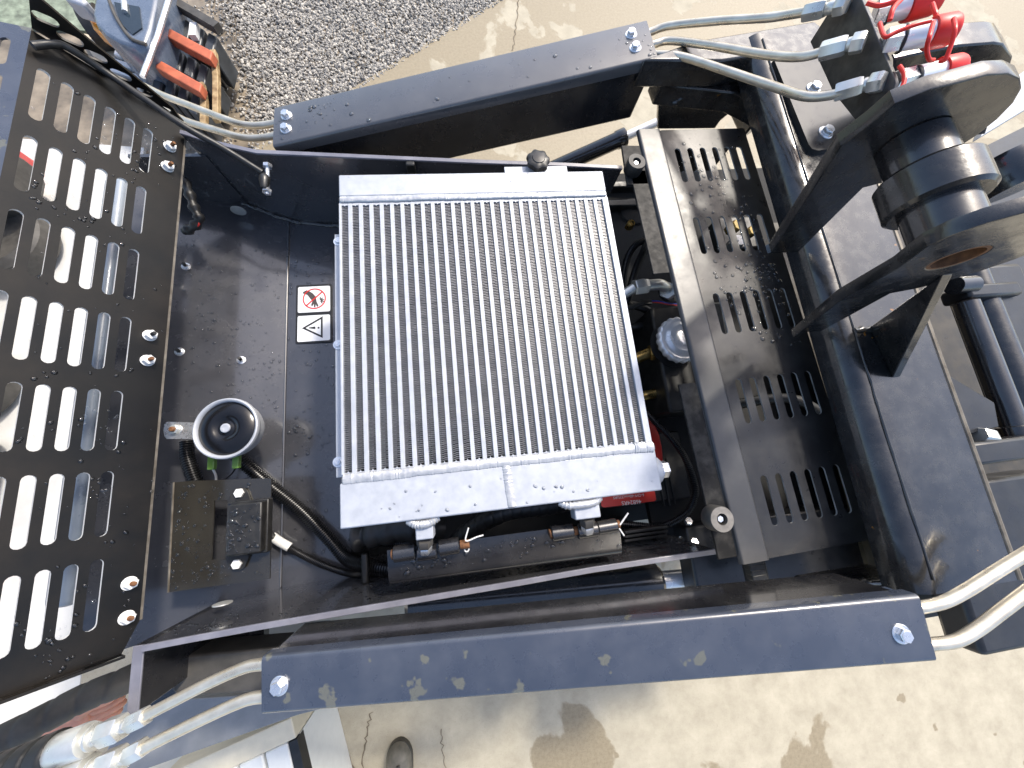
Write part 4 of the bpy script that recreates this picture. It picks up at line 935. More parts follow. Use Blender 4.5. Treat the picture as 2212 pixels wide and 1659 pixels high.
loom('black conduit hidden behind the hinge under the cooler', [(757, 1160, 1.09), (800, 1168, 1.09), (850, 1172, 1.1), (900, 1172, 1.1)], 0.010, 0.0042, GW)
loom('black battery cable looping around the battery', [(1395, 890, 1.16), (1420, 917, 1.17), (1450, 947, 1.18), (1480, 990, 1.18), (1500, 1045, 1.17), (1500, 1075, 1.16), (1483, 1108, 1.15), (1432, 1136, 1.14), (1370, 1134, 1.13), (1300, 1128, 1.12)], 0.0078, 0.0042, GW)
loom('left of two black conduits looping beside the oil cooler', [(1390, 520, 1.2), (1374, 528, 1.2), (1358, 552, 1.19), (1348, 590, 1.18), (1344, 640, 1.17), (1346, 690, 1.15)], 0.0085, 0.0036, GW)
loom('right of two black conduits looping beside the oil cooler', [(1400, 512, 1.19), (1394, 535, 1.205), (1378, 570, 1.205), (1364, 612, 1.2), (1355, 650, 1.18), (1352, 700, 1.15)], 0.0090, 0.0036, GW)
g = G(); g.tube([(P(1322, 650, 1.15)), P(1370, 660, 1.15), P(1400, 672, 1.15), P(1408, 690, 1.14), P(1380, 705, 1.14), P(1340, 706, 1.13)], 0.010, 12, smooth_n=6); tag(build('cable_bundle', g, M['rubber']), 'taped black cable bundle beside the cooler above the tank', 'cable')
g = G(); g.tube([P(1320, 672, 1.2), P(1360, 665, 1.2), P(1388, 655, 1.2)], 0.0065, 10, smooth_n=4).box(P(1395, 654, 1.2), (0.028, 0.011, 0.010)); pl = build('cable_plug', g, M['dull'], bevel=0.001); tag(pl, 'flat black cable plug with blue wires next to the elbow fitting', 'plug')
for k, (m_, dv) in enumerate((('blue_wire', 0), ('red_label', 3))):
    g = G(); g.tube([P(1408, 650 + dv, 1.2), P(1425, 651 + dv, 1.2), P(1445, 655 + dv, 1.19), P(1475, 658 + dv, 1.18)], 0.0015, 8, smooth_n=4); build('wire', g, M[m_], pl)
g = G(); g.box(P(790, 1226, 1.125), (0.014, 0.06, 0.02)); tag(build('cable_clamp', g, M['dull'], bevel=0.004), 'black clamp holding the conduits left of the hinge bracket', 'clamp')
# spiral wrapped hose under the near tank
def spiral(label, pts, r, pitch, m, group=None, depth=0.12, name='wrapped_hose'):
    p = catmull([q if isinstance(q, Vector) else P(*q) for q in pts], 24); g = G(); L_ = [0]
    for i in range(1, len(p)): L_.append(L_[-1] + (p[i] - p[i - 1]).length)
    n = len(p); seg = 20; rings = []; up = None
    for i, c_ in enumerate(p):
        t = (p[min(i + 1, n - 1)] - p[max(i - 1, 0)]).normalized()
        if up is None: up = V((0, 0, 1))
        a_ = (up - t * up.dot(t)).normalized(); b__ = t.cross(a_); up = a_; ring = []
        for j in range(seg):
            q = 6.2832 * j / seg; ph = (L_[i] / pitch + j / seg) % 1.0
            rr = r * (1 - depth * max(0, 1 - min(ph, 1 - ph) / 0.14))
            ring.append(c_ + (a_ * math.cos(q) + b__ * math.sin(q)) * rr)
        rings.append(ring)
    g.ring_loft(rings); o = build(name, g, M[m], ang=50); return tag(o, label, 'hose', group)
spiral('spiral wrapped black hose half hidden below the cooler tank', [(985, 1175, 1.16), (1010, 1150, 1.2), (1060, 1118, 1.23), (1110, 1100, 1.24), (1180, 1092, 1.24), (1240, 1080, 1.24)], 0.019, 0.018, 'rubber', None)
# crumpled tape wrap
g = G(); rn = random.Random(2); pth = catmull([P(770, 1160, 1.14), P(830, 1150, 1.15), P(900, 1140, 1.16), P(960, 1140, 1.15)], 8); rad = [0.026 * rn.uniform(0.75, 1.2) for _ in pth]
g.tube(pth, lambda t: rad[int(t * (len(pth) - 1) + 0.5)], 12); tag(build('wrapped_cable', g, M['rubber'], ang=70), 'crumpled black tape wrapped cable under the left end of the tank', 'cable')
# ---------------------------------------------------------------- battery
ZBt = 1.115
bt = empty('battery', P(1370, 1040, 0.95), 'black battery with a red printed label half under the cooler', 'battery')
a, b = P(1290, 1101, ZBt), P(1466, 930, ZBt); g = G()
g.prism([V((a.x, a.y, ZBt)), V((b.x, a.y, ZBt)), V((b.x, b.y, ZBt)), V((a.x, b.y, ZBt))], (0, 0, -0.19)); build('case', g, M['dull'], bt, bevel=0.004)
for k in range(3):
    g = G(); x = P(1428 + 12 * k, 1060, ZBt).x; g.box(V((x, P(1440, 1040, ZBt).y, ZBt + 0.002)), (0.004, 0.11, 0.004)); build('case_rib', g, M['dull'], bt, bevel=0.001)
lb = rrect(1300, 1020, 1407, 1097, ZBt + 0.001, 0.006); lbl = flat('label', lb, M['red_label'], bt, 0.0006)
text_mesh('lettering', '46B24RS', P(1364, 1085, ZBt + 0.0018), V((-1, 0.02, 0)), V((0, -1, 0)), 0.0135, M['white'], lbl)
text_mesh('lettering', '6-QW-60min(325)RS', P(1358, 1072, ZBt + 0.0018), V((-1, 0.02, 0)), V((0, -1, 0)), 0.0088, M['white'], lbl)
g = G(); q = P(1412, 950, ZBt + 0.02); g.prism([P(u, v, ZBt + 0.03) for u, v in ((1400, 900), (1413, 912), (1424, 935), (1431, 965), (1434, 1000), (1385, 1005), (1385, 900))], (0, 0, -0.028)); build('terminal_cover', g, M['red_label'], bt, bevel=0.005)
# ---------------------------------------------------------------- oil tank, cap, fittings
tk = empty('oil_tank', P(1450, 750, 1.0), 'black oil tank with fluted chrome filler cap between cooler and slotted cover', 'oil tank')
ZT = 1.20
g = G(); g.prism([P(u, v, ZT) for u, v in ((1404, 664), (1560, 650), (1600, 880), (1448, 892))], (0, 0, -0.2)); tkm = build('tank', g, M['dull'], tk, bevel=0.006)
capc = P(1474, 731, 1.245); cr_ = P(1474, 731, 1.245).x - P(1425, 731, 1.245).x
g = G(); g.lathe(capc, (0, 0, 1), [(cr_ * 0.95, -0.02), (cr_, -0.016), (cr_, -0.006), (cr_ * 0.96, -0.002), (cr_ * 0.86, 0.0), (cr_ * 0.84, -0.0005), (cr_ * 0.70, 0.002), (cr_ * 0.60, 0.0065), (cr_ * 0.56, 0.0072), (cr_ * 0.42, 0.006), (cr_ * 0.38, 0.0075), (cr_ * 0.2, 0.008)], 96,
                        wob=lambda t, r: 1 + (0.028 * math.cos(t * 20 * 6.2832) if r > cr_ * 0.9 else 0)); build('filler_cap', g, M['chrome'], tkm, ang=50)
g = G(); g.lathe(capc + V((0, 0, -0.045)), (0, 0, 1), [(cr_ * 1.02, 0), (cr_ * 1.02, 0.003), (cr_ * 0.8, 0.0035), (cr_ * 0.8, 0.026)], 40); build('filler_neck', g, M['rubber'], tkm)
ef = empty('elbow_fitting', P(1420, 625, 1.18), 'zinc steel elbow fitting with hex nuts above the oil tank', 'fitting')
zz_ = 1.235
def hexbar(a, b, r, name, parent, m='nut', ph=0.25):
    A_, B_ = P(*a), P(*b); d_ = B_ - A_; g = G(); g.lathe(A_, d_, hexp(r, d_.length), 6, phase=ph); return build(name, g, M[m], parent)
hexbar((1369, 621, zz_), (1398, 617, zz_), 0.0185, 'union_nut', ef)
g = G(); g.tube([P(1396, 617, zz_), P(1412, 615, zz_), P(1426, 615, zz_ - 0.002), P(1436, 620, zz_ - 0.012), P(1442, 626, zz_ - 0.03)], 0.0128, 16, smooth_n=5); build('elbow', g, M['nut'], ef)
hexbar((1442, 627, zz_ - 0.022), (1446, 631, zz_ - 0.042), 0.0215, 'lock_nut', ef)
g = G(); g.lathe(P(1444, 632, zz_ - 0.044), (0, 0, 1), [(0.027, 0), (0.027, 0.003), (0.02, 0.0032)], 24); build('washer', g, M['rubber'], ef)
g = G(); g.tube([P(1340, 640, zz_ - 0.01), P(1369, 622, zz_)], 0.0115, 14); build('hose_end', g, M['nut'], ef)
bf = empty('brass_fitting', P(1400, 765, 1.15), 'brass hose fitting and nut left of the chrome filler cap', 'fitting')
g = G(); g.tube([P(1365, 778, 1.17), P(1402, 763, 1.175)], 0.0135, 18); build('brass_tube', g, M['brass'], bf)
hexbar((1402, 763, 1.175), (1428, 759, 1.178), 0.0185, 'brass_nut', bf, 'brass')
bf2 = empty('brass_fitting', P(1415, 850, 1.12), 'dark brass pipe stub below the filler cap beside the cooler', 'fitting')
g = G(); g.tube([P(1380, 858, 1.14), P(1432, 846, 1.145)], 0.0125, 18); build('brass_tube', g, M['brass'], bf2)
hexbar((1432, 846, 1.145), (1446, 843, 1.146), 0.0155, 'brass_collar', bf2, 'brass')
# black relay and bolts at the near right corner of the bay
g = G()
for k in range(3): g.box(P(1392, 1143 + 9 * k, 1.16 - 0.004 * k), (0.10, 0.007, 0.02))
tag(build('ribbed_duct', g, M['dull'], bevel=0.002), 'ribbed black duct along the near wall below the battery', 'duct')
for k, (u, v) in enumerate(((1485, 1127), (1498, 1172))):
    q = P(u, v, 1.15); g = G(); g.lathe(q, (0, 0.4, 1), hexp(0.009, 0.009), 6); build('wall_bolt', g, M['zinc'], bay)
# harness end by the hood hinge
g = G(); rn = random.Random(5); pth = catmull([P(398, 390, 1.2), P(410, 420, 1.2), P(420, 450, 1.19), P(430, 475, 1.18), P(415, 492, 1.17), P(398, 500, 1.16)], 5)
g.tube(pth, lambda t: 0.010 * (1 + 0.25 * math.sin(t * 37)), 10); hp = build('wire_harness', g, M['rubber'], ang=60); tag(hp, 'taped black wire harness end beside the hood hinge', 'harness')
g = G(); g.tube([P(424, 478, 1.18), P(430, 484, 1.18), P(424, 492, 1.175)], 0.002, 8, smooth_n=4); build('wire', g, M['red_label'], hp)
# ---------------------------------------------------------------- slotted cover right of the cooler
ZS = 1.333; ZF = 1.335; ZST = 1.341
def mx(pts, z): return sum(P(u, v, z).x for u, v in pts) / len(pts)
x_fl = mx([(1362, 381), (1405, 581), (1476, 885), (1520, 1088), (1548, 1205)], ZF)
x_st = 0.436
x_sr = mx([(1435, 309), (1507, 581), (1536, 723), (1580, 885), (1620, 1052), (1656, 1196)], ZST)
x_sh = mx([(1599, 281), (1667, 505), (1774, 829), (1850, 1090)], ZS) + 0.01
y_a, y_b = P(1500, 280, ZS).y, P(1690, 1200, ZS).y
cov = empty('slotted_cover', V(((x_fl + x_sh) / 2, (y_a + y_b) / 2, ZS - 0.1)), 'black slotted steel cover plate with five groups of slots right of the cooler', 'cover plate')
gr = [((1471, 356), (1605, 354), 71), ((1512, 509), (1648, 502), 77), ((1556, 678), (1705, 665), 86), ((1607, 866), (1757, 850), 95), ((1661, 1077), (1821, 1062), 108)]
xa = sum(P(*a, ZS).x for a, b, L in gr) / 5; xb = sum(P(*b, ZS).x for a, b, L in gr) / 5
holes = []
for a, b, Lp in gr:
    yc = (P(*a, ZS).y + P(*b, ZS).y) / 2
    Lw = abs(P(a[0], a[1] - Lp / 2, ZS).y - P(a[0], a[1] + Lp / 2, ZS).y)
    for k in range(6):
        x = xa + (xb - xa) * k / 5; holes.append(capsule(V((x, yc + Lw * 0.52, ZS)), V((x, yc - Lw * 0.52, ZS)), 0.0142, V((0, 0, 1))))
r_ = 0.02; yA = y_a
ol = [V((x_sh, y_b, ZS)), V((x_sh, yA, ZS))]
for k in range(5):
    q = math.pi / 2 * k / 4; ol.append(V((x_sr - 0.004 + 0.012 - 0.012 * math.sin(q), yA - 0.012 + 0.012 * math.cos(q), ZS)))
ol += [V((x_sr - 0.004, y_b, ZS))]
plate('slotted_sheet', ol[0], EX, EY, ol, holes, 0.003, M['sheet'], cov, m2=M['cut2'])
# raised strip beside the slots: rounded hat section running the whole length
prof = []
def arc(cx, cz, r, q0, q1, k=6): return [(cx + r * math.cos(math.radians(q0 + (q1 - q0) * i / k)), cz + r * math.sin(math.radians(q0 + (q1 - q0) * i / k))) for i in range(k + 1)]
prof = [(x_st + 0.004, ZF - 0.001), (x_st - 0.001, ZF - 0.001), (x_st - 0.001, ZF)] + arc(x_st + 0.005, ZST - 0.005, 0.005, 175, 100) + [(x_st + 0.007, ZST), ((x_st + x_sr) / 2, ZST + 0.0002), (x_sr - 0.008, ZST)] + arc(x_sr - 0.006, ZST - 0.006, 0.006, 85, 10) + [(x_sr, ZS - 0.001), (x_sr - 0.005, ZS - 0.001), (x_sr - 0.014, ZST - 0.005)]
g = G(); rings = []
for y in (yA - 0.004, y_b): rings.append([V((x, y, z)) for x, z in prof])
g.ring_loft(rings); build('raised_strip', g, M['strip'], cov, ang=30)
yn0, yn1 = P(1458, 586, ZF).y, P(1508, 822, ZF).y
for (ya_, yb_) in ((P(1370, 390, ZF).y + 0.03, yn0), (yn1, P(1548, 1205, ZF).y)):
    pts = [V((x_fl, ya_, ZF)), V((x_st, ya_, ZF)), V((x_st, yb_, ZF)), V((x_fl, yb_, ZF))]
    g = G(); g.prism(pts, (0, 0, -0.005)); build('flange', g, M['flange'], cov, bevel=0.0015)
g = G(); g.prism([P(1352, 310, ZF), P(1400, 312, ZF), P(1412, 395, ZF), P(1362, 395, ZF)], (0, 0, -0.006)); build('flange', g, M['flange'], cov, bevel=0.0015)
# skirt below the sheet so the cover has a body
g = G(); g.prism([V((x_sr, y_a, ZS - 0.005)), V((x_sh, y_a, ZS - 0.005)), V((x_sh, y_a - 0.004, ZS - 0.005)), V((x_sr, y_a - 0.004, ZS - 0.005))], (0, 0, -0.12)); build('skirt', g, M['paint'], cov)
g = G(); g.prism([V((x_sr, y_b, ZS - 0.005)), V((x_sh, y_b, ZS - 0.005)), V((x_sh, y_b + 0.004, ZS - 0.005)), V((x_sr, y_b + 0.004, ZS - 0.005))], (0, 0, -0.12)); build('skirt', g, M['paint'], cov)
g = G(); g.box(V(((x_sr + x_sh) / 2 + 0.12, (0.80 + y_b) / 2, 1.08)), (x_sh - x_sr + 0.42, 0.80 - y_b + 0.02, 0.02)); build('dark_slot_backing', g, M['core'], cov)  # dark sheet added underneath so the slots look black
# fittings glimpsed through the second slot group
vf = empty('valve_block', P(1580, 510, 1.13), 'bright valve fittings seen through the slots of the cover', 'valve')
g = G(); g.lathe(P(1572, 500, 1.18), (0.3, 0, 1), hexp(0.016, 0.03), 6); build('fitting', g, M['brass'], vf)
g = G(); g.lathe(P(1578, 535, 1.18), (0, 0, 1), hexp(0.017, 0.035), 6); build('fitting', g, M['zinc'], vf)
g = G(); g.lathe(P(1606, 512, 1.18), (0.2, 0, 1), hexp(0.014, 0.03), 6); build('fitting', g, M['brass'], vf)
g = G(); g.box(P(1585, 515, 1.13), (0.12, 0.10, 0.06)); build('body', g, M['dull'], vf, bevel=0.006)
g = G(); g.tube([P(1552, 880, 1.2), P(1700, 860, 1.2), P(1790, 900, 1.2)], 0.012, 12, smooth_n=5); tag(build('hose', g, M['rubber']), 'black hose under the slotted cover', 'hose')
drops('water_beads', 300, [(1450, 290), (1590, 290), (1650, 480), (1740, 760), (1600, 720), (1540, 600), (1480, 420)], lambda u, v: P(u, v, ZS), (0, 0, 1), 0.0010, 0.0036, cov, M['water'], 41)
cov.rotation_euler.z = 0.026
# rubber bumpers
def bumper(u, v, z, r, h, lab, m1):
    c = P(u, v, z); o = empty('rubber_bumper', c - V((0, 0, h)), lab, 'bumper', 'round rubber bumpers on the slotted cover')
    g = G(); g.lathe(c - V((0, 0, h)), (0, 0, 1), [(r * 0.96, 0), (r, 0.002), (r, h - 0.002), (r * 0.95, h), (r * 0.46, h + 0.0002), (r * 0.42, h - 0.002), (r * 0.40, h - 0.012)], 40); build('rubber_ring', g, m1, o, ang=40)
    g = G(); g.lathe(c + V((0, 0, 0.0002)), (0, 0, 1), [(r * 0.94, 0), (r * 0.94, 0.0004), (r * 0.44, 0.0004), (r * 0.44, 0)], 40, cap=False); build('worn_face', g, M['rubber_face'] if m1 is M['rubber_worn'] else M['rubber_worn'], o)
    g = G(); g.lathe(c - V((0, 0, 0.012)), (0, 0, 1), hexp(r * 0.27, 0.008), 6, phase=0.4); build('bolt', g, M['zinc'], o)
bumper(1376, 348, 1.362, 0.0196, 0.028, 'black round rubber bumper at the far corner of the slotted cover', M['rubber'])
bumper(1560, 1122, 1.366, 0.0222, 0.028, 'worn grey round rubber bumper at the near corner of the slotted cover', M['rubber_worn'])

# ---------------------------------------------------------------- cross member of the arms
ZX = 1.43
xm = empty('cross_member', P(1930, 800, 1.34), 'glossy black welded cross member joining the arms at right', 'cross member')
x_rg = mx([(1730, 414), (1809, 717), (1846, 829), (1969, 1244)], ZX)
x_re = mx([(2049, 829), (2146, 1079)], ZX)
rr2 = 0.032
prof = [(x_rg + 0.002, 1.372), (x_rg - 0.001, ZX - rr2)] + arc(x_rg + rr2, ZX - rr2, rr2, 175, 92, 7) + [(x_rg + 0.06, ZX), (x_re - 0.004, ZX), (x_re, ZX - 0.004), (x_re, 1.372)]
yT_, yB_ = P(1640, 70, ZX).y, P(1975, 1292, ZX).y
g = G(); g.ring_loft([[V((x, y, z)) for x, z in prof] for y in (yT_, yB_)]); build('box_beam', g, M['cast'], xm, ang=30)
bead([V((x_rg + 0.030, yT_ - 0.02, ZX)), V((x_rg + 0.0315, 0.2, ZX)), V((x_rg + 0.030, 0.0, ZX)), V((x_rg + 0.0315, yB_ + 0.02, ZX))], 0.0026, 'weld_bead', xm, M['cast'], 6, 0.003)
g = G(); g.tube([V((x_re, yT_, ZX - 0.003)), V((x_re, yB_, ZX - 0.003))], 0.0058, 10); build('edge_strip', g, M['edge'], xm)
# bolted plate at the far end
pl = [P(u, v, ZX + 0.010) for u, v in ((1672, 128), (1700, 120), (1790, 100), (1900, 190), (1850, 290), (1818, 318), (1768, 325), (1754, 321), (1747, 312))]
plate('bolted_plate', pl[0], EX, EY, pl, [], 0.012, M['sheet'], xm)
for (u, v) in ((1783, 287), (1756, 193), (1832, 293)):
    place('bolt', 'bolt', g_bolt, M['zinc'], xm, P(u, v, ZX + 0.010), (0, 0, 1), u, 1.45)
g = G(); g.box(V((x_re - 0.12, y_b - 0.05, 1.12)), (0.55, 0.16, 0.06)); build('lower_web', g, M['sheet'], xm, bevel=0.006)
# near end gusset plates and step pads
g = G(); g.box(P(1850, 1262, 1.30), (0.17, 0.03, 0.10)); build('end_block', g, M['cast'], xm, bevel=0.006)
bead([P(1730, 1272, 1.352), P(1790, 1266, 1.352), P(1850, 1261, 1.352), P(1950, 1255, 1.352)], 0.006, 'weld_bead', xm, M['cast'], 7)
# arm end knuckle behind the far arm
kn = empty('arm_knuckle', P(1500, 230, 1.15), 'black welded arm end plate below the three steel pipes', 'arm plate')
pts = [P(u, v, 1.36) for u, v in ((1418, 150), (1600, 110), (1660, 190), (1655, 235), (1590, 200), (1430, 182))]
g = G(); g.prism(pts, (0, 0, -0.05)); build('top_plate', g, M['cast'], kn, bevel=0.004)
yk = P(1430, 182, 1.36).y
g = G(); g.prism([PYc(u, v, yk) for u, v in ((1425, 183), (1590, 205), (1588, 235), (1556, 262), (1545, 278), (1420, 279))], (0, 0.02, 0)); build('inner_plate', g, M['cast'], kn, bevel=0.003)
bead([PYc(u, v, yk - 0.002) for u, v in ((1453, 222), (1480, 208), (1520, 204), (1550, 200))], 0.008, 'weld_bead', kn, M['cast'], 8)
g = G(); g.prism([P(u, v, 1.30) for u, v in ((1600, 110), (1680, 130), (1705, 200), (1660, 230))], (0, 0, -0.10)); build('corner_block', g, M['cast'], kn, bevel=0.006)

# ---------------------------------------------------------------- pivot ears with bushing
y1 = 0.33; y2 = 0.172
zc_, xc_ = 1.635, 0.0
pc = PYc(2037, 350, (y1 + y2) / 2 - 0.012); 
xa_, za_ = 0.560, 1.672                                       # pin axis
def ear(lab, y, top, foot_z, th, hole):
    e = [PYc(u, v, y) for u, v in top]
    o = empty('pivot_ear', V((e[0].x, y, foot_z)), lab, 'bracket', 'pin ears standing on the cross member')
    ol = [V((p.x, y, p.z)) for p in e]
    cx, cz = xa_, za_; last = ol[-1]; r = math.hypot(last.x - cx, last.z - cz); q0 = math.atan2(last.z - cz, last.x - cx)
    k = 12; qe = math.radians(-75)
    for i in range(1, k + 1):
        q = q0 + (qe - q0) * i / k; ol.append(V((cx + r * math.cos(q), y, cz + r * math.sin(q))))
    ol += [V((xa_ + 0.075, y, foot_z)), V((e[0].x - 0.002, y, foot_z))]
    hc = [V((cx + hole * math.cos(6.2832 * i / 28), y, cz + hole * math.sin(6.2832 * i / 28))) for i in range(28)]
    ob = plate('ear_plate', V((0, y, 0)), V((1, 0, 0)), V((0, 0, 1)), ol, [hc], th, M['cast'], o, 0.0015)
    g = G(); g.lathe(V((cx, y + 0.0005, cz)), (0, 1, 0), [(hole * 0.99, 0), (hole * 0.99, th - 0.001), (hole * 0.82, th - 0.001), (hole * 0.82, 0)], 32, cap=False); build('bore_liner', g, M['rust'], ob)
    return o
e1 = ear('far black pin ear of the tilt bracket, nearest the red caps', y1, [(1667, 545), (1756, 411), (1819, 315), (1884, 267), (1934, 225), (2009, 195), (2071, 180)], ZX - 0.002, 0.018, 0.030)
e2 = ear('near black pin ear with rusty bore and triangular gusset', y2, [(1719, 726), (1819, 647), (1941, 580), (2006, 532), (2059, 508), (2134, 482)], ZX - 0.002, 0.016, 0.026)
# gusset below the near ear
gp = [P(1876, 700, ZX), P(1936, 815, ZX)]
tp = PYc(2040, 600, y2 - 0.002)
g = G(); C_ = PYc(2036, 592, y2); xg = gp[1].x - 0.008
A_, B_ = V((gp[0].x, y2, ZX)), V((xg, gp[1].y, ZX))
g.prism([A_, B_, C_], (0.016, 0, 0)); build('gusset', g, M['cast'], e2, bevel=0.0015)
bead([V((x_rg + 0.03, y2 - 0.004, ZX)), V((x_rg + 0.045, y2 - 0.004, ZX)), V((xg, y2 - 0.004, ZX))], 0.006, 'weld_bead', e2, M['cast'], 9)
bs = empty('pivot_bushing', V((xa_, (y1 + y2) / 2, za_ - 0.07)), 'thick black steel bushing between the two pin ears', 'bushing')
yb0, yb1 = y2 + 0.0165, y1 - 0.0005
g = G(); g.lathe(V((xa_, yb0, za_)), (0, 1, 0), [(0.026, 0), (0.0345, 0.0), (0.0345, 0.050), (0.028, 0.050)], 48); build('collar', g, M['paint'], bs, ang=40)
g = G(); g.lathe(V((xa_, yb0 + 0.050, za_)), (0, 1, 0), [(0.032, 0.0), (0.0435, 0.0), (0.0475, 0.004), (0.0475, 0.042), (0.0435, 0.046), (0.032, 0.046)], 96); build('boss', g, M['cast'], bs, ang=40)
g = G(); g.lathe(V((xa_, yb0 + 0.096, za_)), (0, 1, 0), [(0.026, 0), (0.034, 0.0), (0.034, yb1 - yb0 - 0.097), (0.028, yb1 - yb0 - 0.097)], 48); build('collar', g, M['paint'], bs, ang=40)
g = G(); g.lathe(V((xa_ + 0.0455, yb0 + 0.072, za_ + 0.012)), (1, 0, 0.2), [(0.006, 0), (0.006, 0.004), (0.004, 0.006), (0.0045, 0.012), (0.002, 0.014)], 12); build('grease_nipple', g, M['brass'], bs)
# ---------------------------------------------------------------- coupler plate and quick couplers
xcpl = P(1925, 170, 1.595).x
cp = empty('coupler_plate', P(1880, 160, 1.50), 'scratched black plate holding the three hydraulic couplers', 'plate')
o_ = [PXc(u, v, xcpl) for u, v in ((1832, -40), (1850, -30), (1931, 165), (1934, 180), (1928, 200), (1912, 216), (1850, 262), (1800, 200), (1750, 90))]
g = G(); g.prism(o_, (0.007, 0, 0)); build('plate', g, M['scratch'], cp, bevel=0.001)
def coupler(lab, lab2, body, cap, zs, r):
    (a, b), (c, d) = body, cap; A_, B_ = P(*a, zs[0]), P(*b, zs[1]); D_ = P(*d, zs[2])
    o = empty('quick_coupler', A_, lab, 'coupler', 'hydraulic quick couplers with red caps'); ax = B_ - A_; L = ax.length
    g = G(); g.lathe(A_, ax, [(r * 0.9, 0), (r, L * 0.03), (r, L * 0.40), (r * 0.93, L * 0.42)], 6, phase=0.35); build('hex_body', g, M['zinc'], o)
    g = G(); g.lathe(A_ + ax * 0.41, ax, [(r * 0.93, 0), (r * 0.96, L * 0.03), (r * 0.96, L * 0.05), (r * 0.9, L * 0.06), (r * 0.9, L * 0.6)], 28); build('sleeve', g, M['chrome'], o)
    g = G(); g.lathe(A_ + ax * 0.36, ax, [(r * 1.0, 0), (r * 1.03, L * 0.02), (r * 1.03, L * 0.05), (r * 1.0, L * 0.07)], 28); build('seal_ring', g, M['rubber'], o)
    dc = D_ - B_; g = G(); Lc = dc.length
    g.lathe(B_ - dc * 0.05, dc, [(r * 0.9, 0), (r * 1.12, 0.0), (r * 1.15, Lc * 0.1), (r * 1.12, Lc * 0.85), (r * 1.0, Lc), (r * 0.5, Lc * 1.02)], 28); dcap = build('dust_cap', g, M['red'], o)
    return dcap, A_, B_, D_, ax, r
q1 = coupler('far hydraulic coupler with red cap at the top edge', '', ((1888, 30), (1962, 12)), ((1962, 12), (2030, -6)), (1.585, 1.605, 1.62), 0.0195)
q2 = coupler('middle hydraulic coupler with red dust cap and looped red strap', '', ((1908, 92), (2010, 72)), ((2010, 72), (2062, 62)), (1.60, 1.625, 1.635), 0.0185)
q3 = coupler('near hydraulic coupler with red cap half hidden behind the pin ear', '', ((1928, 178), (2030, 153)), ((2030, 153), (2072, 144)), (1.585, 1.595, 1.60), 0.0165)
def strap(q, pts, r=0.0028):
    g = G(); g.tube([P(*p) for p in pts], r, 10, smooth_n=6); return build('cap_strap', g, M['red'], q[0])
strap(q2, [(1900, 50, 1.625), (1906, 70, 1.63), (1914, 80, 1.634), (1935, 70, 1.64), (1975, 54, 1.65), (2010, 45, 1.655)])
strap(q2, [(2016, 48, 1.652), (2008, 78, 1.655), (2002, 105, 1.645), (2007, 128, 1.635), (2016, 130, 1.63)])
strap(q2, [(2060, 40, 1.652), (2063, 62, 1.655), (2055, 95, 1.645), (2042, 128, 1.635), (2030, 132, 1.63)])
strap(q3, [(1943, 143, 1.605), (1953, 160, 1.608), (1951, 182, 1.605), (1938, 200, 1.60)], 0.0030)
strap(q1, [(1872, 6, 1.605), (1900, 12, 1.61), (1930, 4, 1.62), (1950, -8, 1.625)], 0.0034)
strap(q1, [(1950, -4, 1.625), (1930, 18, 1.63), (1922, 44, 1.625)], 0.0034)
strap(q1, [(2014, 8, 1.635), (2020, 26, 1.637), (2024, 40, 1.635)], 0.0030)
g = G(); g.lathe(P(2075, 143, 1.60), (1, 0.1, 0), [(0.008, 0), (0.009, 0.004), (0.006, 0.010)], 16); build('cap_tip', g, M['red'], q3[0])
# ---------------------------------------------------------------- far end plate behind the couplers
yp_ = PYc(1950, 130, 0.60).y
ep = empty('arm_end_plate', P(2050, 180, 1.2), 'thick black plate end behind the red capped couplers', 'plate')
g = G(); yq = 0.62
ol = [PYc(u, v, yq) for u, v in ((1930, 128), (2000, 112), (2072, 98), (2148, 92), (2168, 95), (2188, 124), (2180, 150), (2129, 290), (2040, 300), (1930, 260))]
g.prism(ol, (0, 0.05, 0)); build('plate', g, M['cast'], ep, bevel=0.003)
g = G(); g.prism([P(u, v, 1.42) for u, v in ((1390, 128), (1500, 88), (1760, 45), (1790, 70), (1700, 110), (1560, 130))], (0, 0, -0.06)); build('arm_web', g, M['cast'], ep, bevel=0.004)
# hydraulic tilt cylinder and lower plates at the right edge
cy = empty('tilt_cylinder', P(2150, 830, 1.30), 'black glossy hydraulic cylinder lying at the right edge behind the cross member', 'cylinder')
xcy = P(2135, 780, 1.38).x
g = G(); g.lathe(V((xcy, P(2095, 650, 1.38).y, 1.38)), (0, -1, 0), [(0.014, 0), (0.020, 0.004), (0.020, 0.26), (0.024, 0.262), (0.024, 0.30), (0.014, 0.302)], 32); build('barrel', g, M['paint'], cy, ang=40)
g = G(); g.lathe(V((xcy - 0.03, P(2080, 620, 1.38).y, 1.39)), (1, 0, 0), [(0.018, 0), (0.018, 0.045)], 20); build('clevis', g, M['cast'], cy)
g = G(); g.prism([V((x_re - 0.02, 0.55, 1.20)), V((x_re + 0.6, 0.55, 1.20)), V((x_re + 0.6, -0.42, 1.20)), V((x_re - 0.02, -0.42, 1.20))], (0, 0, -0.01))
lp = build('lower_plate', g, M['olive'], cy)
g = G(); g.lathe(V((xcy + 0.075, 0.40, 1.36)), (0, -1, 0), [(0.02, 0), (0.026, 0.004), (0.026, 0.5), (0.02, 0.502)], 28); build('rod_guard', g, M['cast'], cy, ang=40)
g = G(); g.box(V((xcy + 0.13, 0.13, 1.34)), (0.10, 0.36, 0.08)); build('frame_block', g, M['sheet'], cy, bevel=0.01)
g = G(); g.box(V((xcy + 0.06, 0.245, 1.37)), (0.13, 0.03, 0.05)); build('frame_block', g, M['sheet'], cy, bevel=0.006)
